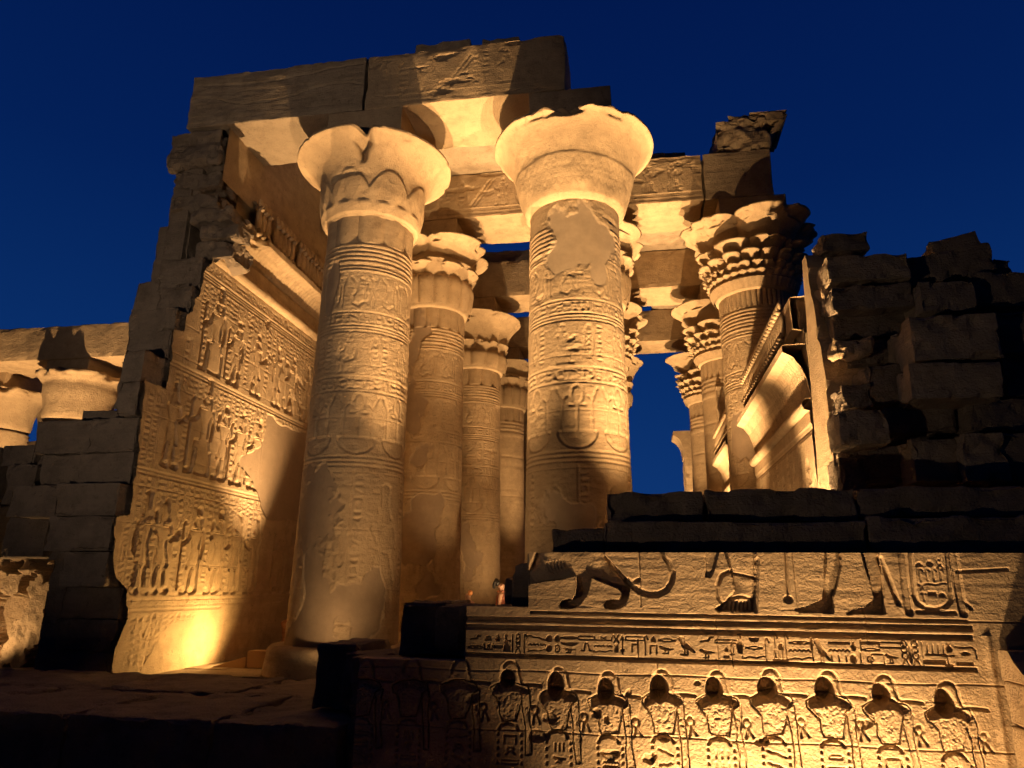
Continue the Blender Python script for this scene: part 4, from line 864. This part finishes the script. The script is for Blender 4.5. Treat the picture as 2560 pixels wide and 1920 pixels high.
cell('carved_lion', -1.02, ZC(0, 300)[0]-.05, ZL, ZT); cell('carved_emblem', ZC(0, 300)[0]-.05, ZC(450, 300)[0], ZL, ZT)
cell('carved_legs', ZC(450, 300)[0], ZC(1300, 400)[0]-.02, ZL, ZT); cell('carved_name_ring', ZC(1300, 400)[0]-.02, 2.97, ZL, ZT)
# body of that wall: terrace course, stepped courses, dark overhanging courses
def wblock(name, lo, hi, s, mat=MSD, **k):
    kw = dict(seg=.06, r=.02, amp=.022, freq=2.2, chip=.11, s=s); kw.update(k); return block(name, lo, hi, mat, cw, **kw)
x = -11.5; k = 0; rnd = random.Random(21)
for w in (2.3, 1.9, 1.55, 1.6, 1.33):
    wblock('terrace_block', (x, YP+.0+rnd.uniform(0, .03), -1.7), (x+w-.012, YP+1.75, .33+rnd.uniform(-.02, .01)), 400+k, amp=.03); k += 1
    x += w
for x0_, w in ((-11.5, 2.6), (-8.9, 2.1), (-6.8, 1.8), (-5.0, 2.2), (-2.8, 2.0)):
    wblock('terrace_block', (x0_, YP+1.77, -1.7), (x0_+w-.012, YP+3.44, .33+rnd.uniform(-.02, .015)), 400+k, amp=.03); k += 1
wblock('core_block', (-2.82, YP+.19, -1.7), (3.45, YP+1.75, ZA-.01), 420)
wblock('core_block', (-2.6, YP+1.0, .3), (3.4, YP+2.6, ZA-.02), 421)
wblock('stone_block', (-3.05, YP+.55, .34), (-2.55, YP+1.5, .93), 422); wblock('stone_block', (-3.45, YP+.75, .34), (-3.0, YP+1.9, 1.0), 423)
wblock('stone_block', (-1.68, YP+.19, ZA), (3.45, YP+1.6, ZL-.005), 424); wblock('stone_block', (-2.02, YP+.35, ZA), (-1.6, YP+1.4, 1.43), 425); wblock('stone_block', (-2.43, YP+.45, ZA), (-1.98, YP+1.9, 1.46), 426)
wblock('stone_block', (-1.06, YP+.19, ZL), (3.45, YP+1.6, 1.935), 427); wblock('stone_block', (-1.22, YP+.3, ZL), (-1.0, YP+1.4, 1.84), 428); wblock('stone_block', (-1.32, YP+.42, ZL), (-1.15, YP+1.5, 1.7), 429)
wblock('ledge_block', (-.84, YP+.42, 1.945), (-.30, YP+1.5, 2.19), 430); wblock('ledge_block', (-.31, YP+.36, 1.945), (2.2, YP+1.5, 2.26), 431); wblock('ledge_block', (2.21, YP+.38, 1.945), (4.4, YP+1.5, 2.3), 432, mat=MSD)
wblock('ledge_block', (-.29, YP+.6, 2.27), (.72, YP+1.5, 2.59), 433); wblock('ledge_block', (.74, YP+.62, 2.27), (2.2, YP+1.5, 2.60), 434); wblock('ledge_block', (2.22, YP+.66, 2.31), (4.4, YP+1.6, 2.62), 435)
# wall returning towards the viewer at the right edge
rt = thing('return_wall', 'smooth blocks of a wall turning towards the viewer at the lower right corner', 'wall', (3.6, 6, -1.6))
XW = 2.99
V, F = rbox((XW, 3.2, -1.7), (XW+.8, 6.98, .56), seg=.1, r=.015, amp=.008, chip=.02, s=440); mesh('lower_course', V, F, MS, rt)
V, F = rbox((XW, 4.6, .57), (XW+.8, 6.98, .90), seg=.06, r=.02, amp=.01, chip=.03, s=441); mesh('upper_course', V, F, MS, rt)
pr = [(6.98, .905), (6.98, 1.14), (6.80, 1.14), (6.74, 1.06), (6.62, .98), (6.4, .93), (6.3, .905)]
a_ = np.array([[(XW, y, z) for y, z in pr], [(XW+.5, y, z) for y, z in pr]]); fan = [[0, 1, 2, 3], [0, 3, 4, 5], [0, 5, 6, 6]]
pts = a_.reshape(-1, 3); fs = [(i, (i+1) % 7, 7+(i+1) % 7, 7+i) for i in range(7)]
me = bpy.data.meshes.new('broken_cornice'); me.from_pydata([tuple(p-ORG[rt.name]) for p in pts], [], fs+[tuple(range(6, -1, -1)), tuple(range(7, 14))]); me.materials.append(MS); me.update()
o = bpy.data.objects.new('broken_cornice', me); C.objects.link(o); o.parent = rt
V, F = rbox((3.45, 6.2, -1.7), (5.2, 8.4, 1.1), seg=.1, r=.04, amp=.03, chip=.08, s=443); mesh('corner_block', V, F, MSD, rt)
V, F = rbox((3.46, 7.0, 1.11), (5.2, 8.4, 1.93), seg=.1, r=.03, amp=.015, chip=.05, s=444); mesh('corner_block', V, F, MSB, rt)

# ------------------------------------------------------------------ dark ruin at the right
rr_ = thing('ruined_corner_wall', 'dark heap-like ruined wall of displaced blocks against the sky at right', 'ruined wall', (4, 9.5, -1.6))
k = 0
PALE = {(530, 515), (540, 735), (190, 958), (525, 1090), (780, 1065), (530, 365), (128, 235)}
ZD = lambda x, y: (2000+x/1.843, 500+y/1.843)
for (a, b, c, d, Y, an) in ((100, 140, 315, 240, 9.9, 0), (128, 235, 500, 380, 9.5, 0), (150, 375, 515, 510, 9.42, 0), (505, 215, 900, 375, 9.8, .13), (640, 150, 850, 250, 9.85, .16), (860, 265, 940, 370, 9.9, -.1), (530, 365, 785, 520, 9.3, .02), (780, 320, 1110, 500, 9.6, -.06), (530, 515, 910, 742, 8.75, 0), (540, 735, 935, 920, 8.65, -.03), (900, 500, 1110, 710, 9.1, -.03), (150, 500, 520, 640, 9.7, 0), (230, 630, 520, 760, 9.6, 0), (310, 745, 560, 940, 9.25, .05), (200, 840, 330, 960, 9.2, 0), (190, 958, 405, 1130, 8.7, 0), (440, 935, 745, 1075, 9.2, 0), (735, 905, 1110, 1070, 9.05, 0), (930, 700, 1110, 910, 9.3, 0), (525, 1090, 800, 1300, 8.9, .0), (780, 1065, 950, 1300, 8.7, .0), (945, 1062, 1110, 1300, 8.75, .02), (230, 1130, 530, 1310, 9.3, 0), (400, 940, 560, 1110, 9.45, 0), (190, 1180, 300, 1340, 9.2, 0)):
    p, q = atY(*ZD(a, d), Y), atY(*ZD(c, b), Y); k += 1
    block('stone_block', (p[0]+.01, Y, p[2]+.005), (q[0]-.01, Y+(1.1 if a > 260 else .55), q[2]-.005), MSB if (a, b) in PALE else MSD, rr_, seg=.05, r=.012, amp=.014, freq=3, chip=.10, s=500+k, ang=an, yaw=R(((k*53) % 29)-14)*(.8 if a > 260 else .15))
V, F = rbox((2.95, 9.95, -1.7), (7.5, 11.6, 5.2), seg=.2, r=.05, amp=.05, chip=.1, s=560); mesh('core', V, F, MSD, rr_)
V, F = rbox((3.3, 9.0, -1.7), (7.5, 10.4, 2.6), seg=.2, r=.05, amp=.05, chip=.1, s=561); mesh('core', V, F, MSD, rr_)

# ------------------------------------------------------------------ neighbouring hall on the far left
def hall_col(label, px, py_rim, py_neck, Y, rim, neck, s, broken=True):
    p = atY(px, py_rim, Y-rim*.8); q = atY(px, py_neck, Y-neck); X = p[0]*Y/(Y-rim*.8); zr, zn = p[2], q[2]
    t = thing('temple_column', label, 'column', (X, Y, FL), 'columns of the neighbouring hall')
    def fn(T, Z, RR):
        P = np.stack([np.cos(T)*2, np.sin(T)*2, Z*2], -1); n_ = fbm(P*2, 3, s); return RR-np.clip(n_+.35, 0, 1)*.3*rim*np.clip((Z-zr+.14)/.12, 0, 1)*(RR > neck*1.1)+.01*n_, Z
    H = zr-zn
    lathe('capital', X, Y, [(neck*.9, zn)]+cat([(neck*.98, zn+.02), (neck*1.04, zn+.12*H), (neck*1.08, zn+.4*H), (neck*1.16, zn+.65*H), (rim*.82, zn+.84*H), (rim, zn+.98*H)], 6)+[(rim, zr+.06), (neck, zr+.07)], MS, t, 128, fn)
    lathe('shaft', X, Y, [(neck*1.08, FL), (neck, zn-1.2)]+[(neck+(.03 if i % 2 else 0), zn-1.2+i*.06) for i in range(20)]+[(neck*.9, zn+.01)], MS, t, 96, None, step=.05)
    block('abacus', (X-neck*.85, Y-neck*.85, zr), (X+neck*.85, Y+neck*.85, zr+.62), MS, t, seg=.2, r=.03, amp=.02, chip=.05, s=s)
    return X, zr
xa, za = hall_col('bell-capital column of the neighbouring hall, right one at the left edge', 214, 925, 1046, 17.1, 1.18, .80, 601)
hall_col('bell-capital column of the neighbouring hall cut by the left picture edge', 12, 962, 1062, 17.9, 1.34, .86, 602)
hall_col('dim broken column behind the two at the left edge', 168, 1020, 1100, 22, 1.1, .7, 603)
p = atY(0, 905, 16.3); q = atY(250, 808, 16.3)
tag(block('architrave', (-23, 16.3, p[2]), (-11.0, 17.9, q[2]), MS, seg=.14, r=.03, amp=.03, chip=.08, s=604), 'roof beam over the two bell capitals at the left edge', 'stone beam')
p2 = atY(60, 1012, 22); q2 = atY(60, 965, 21)
tag(block('architrave', (-26, 21.3, p2[2]), (-17.6, 22.7, p2[2]+1.2), MS, seg=.3, r=.03, amp=.03, chip=.08, s=605), 'lower beam far behind the two bell capitals at the left', 'stone beam')
tag(block('hall_back_wall', (-40, 25, -.4), (-15, 26, 7.2), MS, seg=.4, r=.03, amp=.05, chip=.1, s=606), 'block wall closing the neighbouring hall at the far left', 'wall')
# lit eroded pier, far left low
pe = thing('eroded_pier', 'brightly lit pier of deeply eroded stone at the lower left edge', 'ruined pier', (-10.6, 12.6, FL))
cv2 = Canvas(-13.5, -9.55, .1, 2.4, .02); n_ = fbm(np.stack([cv2.X*3.4, cv2.Z*2.6, cv2.X*0], -1), 5, 41)
cv2.h = -.42*np.clip(n_*6+.1, 0, 1)+.05*fbm(np.stack([cv2.X*7, cv2.Z*7, cv2.X*0], -1), 3, 42); cv2.h += .12*np.exp(-((cv2.Z-1.83)/.05)**2)
V = np.stack([cv2.X, 12.0-cv2.h, cv2.Z], -1); mesh('eroded_face', V, quads(*cv2.h.shape), MS, pe)
V, F = rbox((-13.4, 12.5, FL-.4), (-9.7, 13.4, 2.3), seg=.2, r=.05, amp=.03, chip=.05, s=610); mesh('pier_body', V, F, MS, pe)

# ------------------------------------------------------------------ small things on the hall floor
t = thing('lamp_box', 'wedge-shaped wooden box hiding a lamp at the foot of the carved wall', 'box', (-7.0, 13.3, FL))
V, F = rbox((-7.12, 12.98, FL), (-6.75, 13.26, FL+.30), seg=.1, r=.012, amp=.004, chip=.01, s=620); mesh('front_board', V, F, MWOOD, t)
pts = [(-7.8, 12.97, FL), (-7.13, 12.97, FL), (-7.13, 12.97, FL+.2), (-7.8, 13.2, FL), (-7.13, 13.2, FL), (-7.13, 13.2, FL+.2)]
me = bpy.data.meshes.new('side_wedge'); me.from_pydata([tuple(np.array(p_)-ORG[t.name]) for p_ in pts], [], [(0, 1, 2), (5, 4, 3), (0, 3, 4, 1), (1, 4, 5, 2), (2, 5, 3, 0)]); me.materials.append(MWOOD)
o = bpy.data.objects.new('side_wedge', me); C.objects.link(o); o.parent = t
t = thing('boardwalk', 'low timber boardwalk between the carved wall and the first column', 'boardwalk', (-6.5, 14.5, FL))
bw = [rbox((-7.6+i*.42, 13.55, FL+.004), (-7.2+i*.42, 14.6, FL+.10), seg=.2, r=.01, amp=.004, chip=.01, s=630+i) for i in range(6)]
mesh('deck', *join(bw), MWOOD, t)
V, F = rbox((-7.65, 14.62, FL), (-5.1, 14.72, FL+.2), seg=.2, r=.01, amp=.004, chip=.01, s=640); mesh('edge_rail', V, F, MWOOD, t)
st_ = rbox((-7.75, 15.2, FL), (-6.3, 15.9, FL+.75), seg=.06, r=.2, amp=.14, freq=1.7, chip=.2, s=641)
tag(mesh('fallen_stone', *st_, stone('reddish_stone', (.34, .17, .09), (.22, .11, .06))), 'reddish lump of fallen stone lying at the foot of the carved wall', 'stone')

# ------------------------------------------------------------------ two visitors
SKIN = plain('skin', (.62, .38, .27), .55); HAIR = plain('dark_hair', (.012, .009, .008), .5)
RED = plain('red_cloth', (.55, .20, .14), .8); JEAN = plain('dark_trousers', (.04, .045, .06), .85); ORA = plain('orange_cloth', (.68, .30, .11), .8)
def skin_obj(name, verts, edges, rad, mat, parent, loc, rot, sub=2):
    me = bpy.data.meshes.new(name); me.from_pydata(verts, edges, []); me.materials.append(mat); me.update()
    o = bpy.data.objects.new(name, me); C.objects.link(o); o.parent = parent; o.rotation_euler = (0, 0, rot)
    md = o.modifiers.new('Skin', 'SKIN'); md.use_smooth_shade = True
    sv = me.skin_vertices[0].data
    for i, r_ in enumerate(rad): sv[i].radius = (r_, r_) if not isinstance(r_, tuple) else r_
    sv[0].use_root = True
    ss = o.modifiers.new('Subdivision', 'SUBSURF'); ss.levels = sub; ss.render_levels = sub
    return o
def person(label, loc, rot, s, top, bottom, bend=0., scarf=None, bun=True, hairmat=HAIR):
    t = thing('person', label, 'person', loc)
    V, E, Rr = [(0, 0, .93)], [], [.14]
    def chain(a, pts, rads):
        for p_, r_ in zip(pts, rads):
            V.append(p_); Rr.append(r_); E.append((a, len(V)-1)); a = len(V)-1
        return a
    f = bend
    ch = chain(0, [(0, .01+f*.15, 1.08), (0, .02+f*.35, 1.26), (0, .01+f*.5, 1.37)], [(.13, .10), (.15, .11), (.10, .08)])
    nk = chain(ch, [(0, .015+f*.6, 1.45-f*.05)], [.052]); chain(nk, [(0, .03+f*.75, 1.53-f*.12), (0, .02+f*.85, 1.61-f*.18)], [(.066, .08), (.07, .088)])
    for sg in (-1, 1):
        sh = chain(ch, [(sg*.17, .01+f*.5, 1.37)], [.055]); el = chain(sh, [(sg*.215, -.02+f*.5, 1.12), (sg*.22, .10+f*.5, .92)], [.042, .030])
        hd = chain(el, [(sg*.215, .14+f*.5, .85)], [(.035, .018)])
        for i, (dx, L) in enumerate(((-.03, .07), (-.012, .085), (.008, .08), (.026, .062))):
            chain(hd, [(sg*.215+dx, .16+f*.5, .80), (sg*.215+dx, .165+f*.5, .80-L*.7)], [.009, .008])
        chain(hd, [(sg*.18, .17+f*.5, .835), (sg*.17, .185+f*.5, .80)], [.010, .009])
        lg = chain(0, [(sg*.10, 0, .82), (sg*.105, .02, .48), (sg*.105, -.01, .10)], [.095, .06, .042]); chain(lg, [(sg*.11, .13, .04)], [.035])
    sc3 = lambda L: [(a*s, b*s, c*s) for a, b, c in L]; scr = lambda L: [tuple(q*s for q in r_) if isinstance(r_, tuple) else r_*s for r_ in L]
    skin_obj('body', sc3(V), E, scr(Rr), SKIN, t, loc, rot)
    tv = [(0, 0, .92), (0, .01+f*.15, 1.08), (0, .02+f*.35, 1.26), (0, .01+f*.5, 1.36), (-.12, .01+f*.5, 1.37), (.12, .01+f*.5, 1.37)]
    skin_obj('top', sc3(tv), [(0, 1), (1, 2), (2, 3), (3, 4), (3, 5)], scr([.15, (.145, .115), (.165, .125), (.11, .09), .062, .062]), top, t, loc, rot)
    bv = [(0, 0, .95)]+[p_ for sg in (-1, 1) for p_ in ((sg*.10, 0, .82), (sg*.105, .02, .48), (sg*.105, -.01, .12))]
    skin_obj('trousers', sc3(bv), [(0, 1), (1, 2), (2, 3), (0, 4), (4, 5), (5, 6)], scr([.15, .108, .075, .062, .108, .075, .062]), bottom, t, loc, rot)
    hz = 1.62-f*.18; hy = .0+f*.85
    hv = [(0, hy-.01, hz), (0, hy-.05, hz+.0), (0, hy-.06, hz-.08)]; he = [(0, 1), (1, 2)]; hr = [(.080, .088), .08, .05]
    if bun: hv += [(0, hy-.10, hz+.055), (0, hy-.14, hz-.03), (0, hy-.135, hz-.13)]; he += [(1, 3), (3, 4), (4, 5)]; hr += [.055, .045, .03]
    skin_obj('hair', sc3(hv), he, scr(hr), hairmat, t, loc, rot)
    ca, sa = math.cos(rot), math.sin(rot)
    fw = lambda x_, y_, z_: (loc[0]+s*(x_*ca-y_*sa), loc[1]+s*(x_*sa+y_*ca), loc[2]+s*z_)
    fy = .03+f*.75; fz = 1.55-f*.14
    V1, F1 = join([tube([fw(0, fy+.075, fz+.03), fw(0, fy+.105, fz-.005), fw(0, fy+.078, fz-.015)], [.008*s, .014*s, .008*s], 8)]); mesh('nose', V1, F1, SKIN, t, True)
    for sg in (-1, 1): mesh('ear', *ellipsoid(fw(sg*.072, fy-.0, fz+.01), .012*s, .02*s, .03*s), SKIN, t, True); mesh('eye', *ellipsoid(fw(sg*.03, fy+.074, fz+.035), .011*s, .011*s, .009*s), HAIR, t, True)
    mesh('mouth', *tube([fw(-.022, fy+.074, fz-.042), fw(0, fy+.082, fz-.044), fw(.022, fy+.074, fz-.042)], .006*s, 6), RED, t, True)
    if scarf: mesh('scarf', *tube([fw(.065*math.cos(q), .015+f*.6+.07*math.sin(q), 1.44-f*.05) for q in np.linspace(0, 6.28, 14)], .022*s, 8), scarf, t, True)
    return t
q = atY(1250, 1500, 15.6); person('person with dark pinned-up hair and red collar standing behind the outer wall', (q[0], 15.6, FL), R(-80), .965, RED, JEAN, 0., RED)
q = atY(1172, 1500, 15.0); person('person in an orange head cloth seen only from the head up behind the wall', (q[0], 15.0, FL), R(60), .84, ORA, JEAN, .0, None, False, ORA)
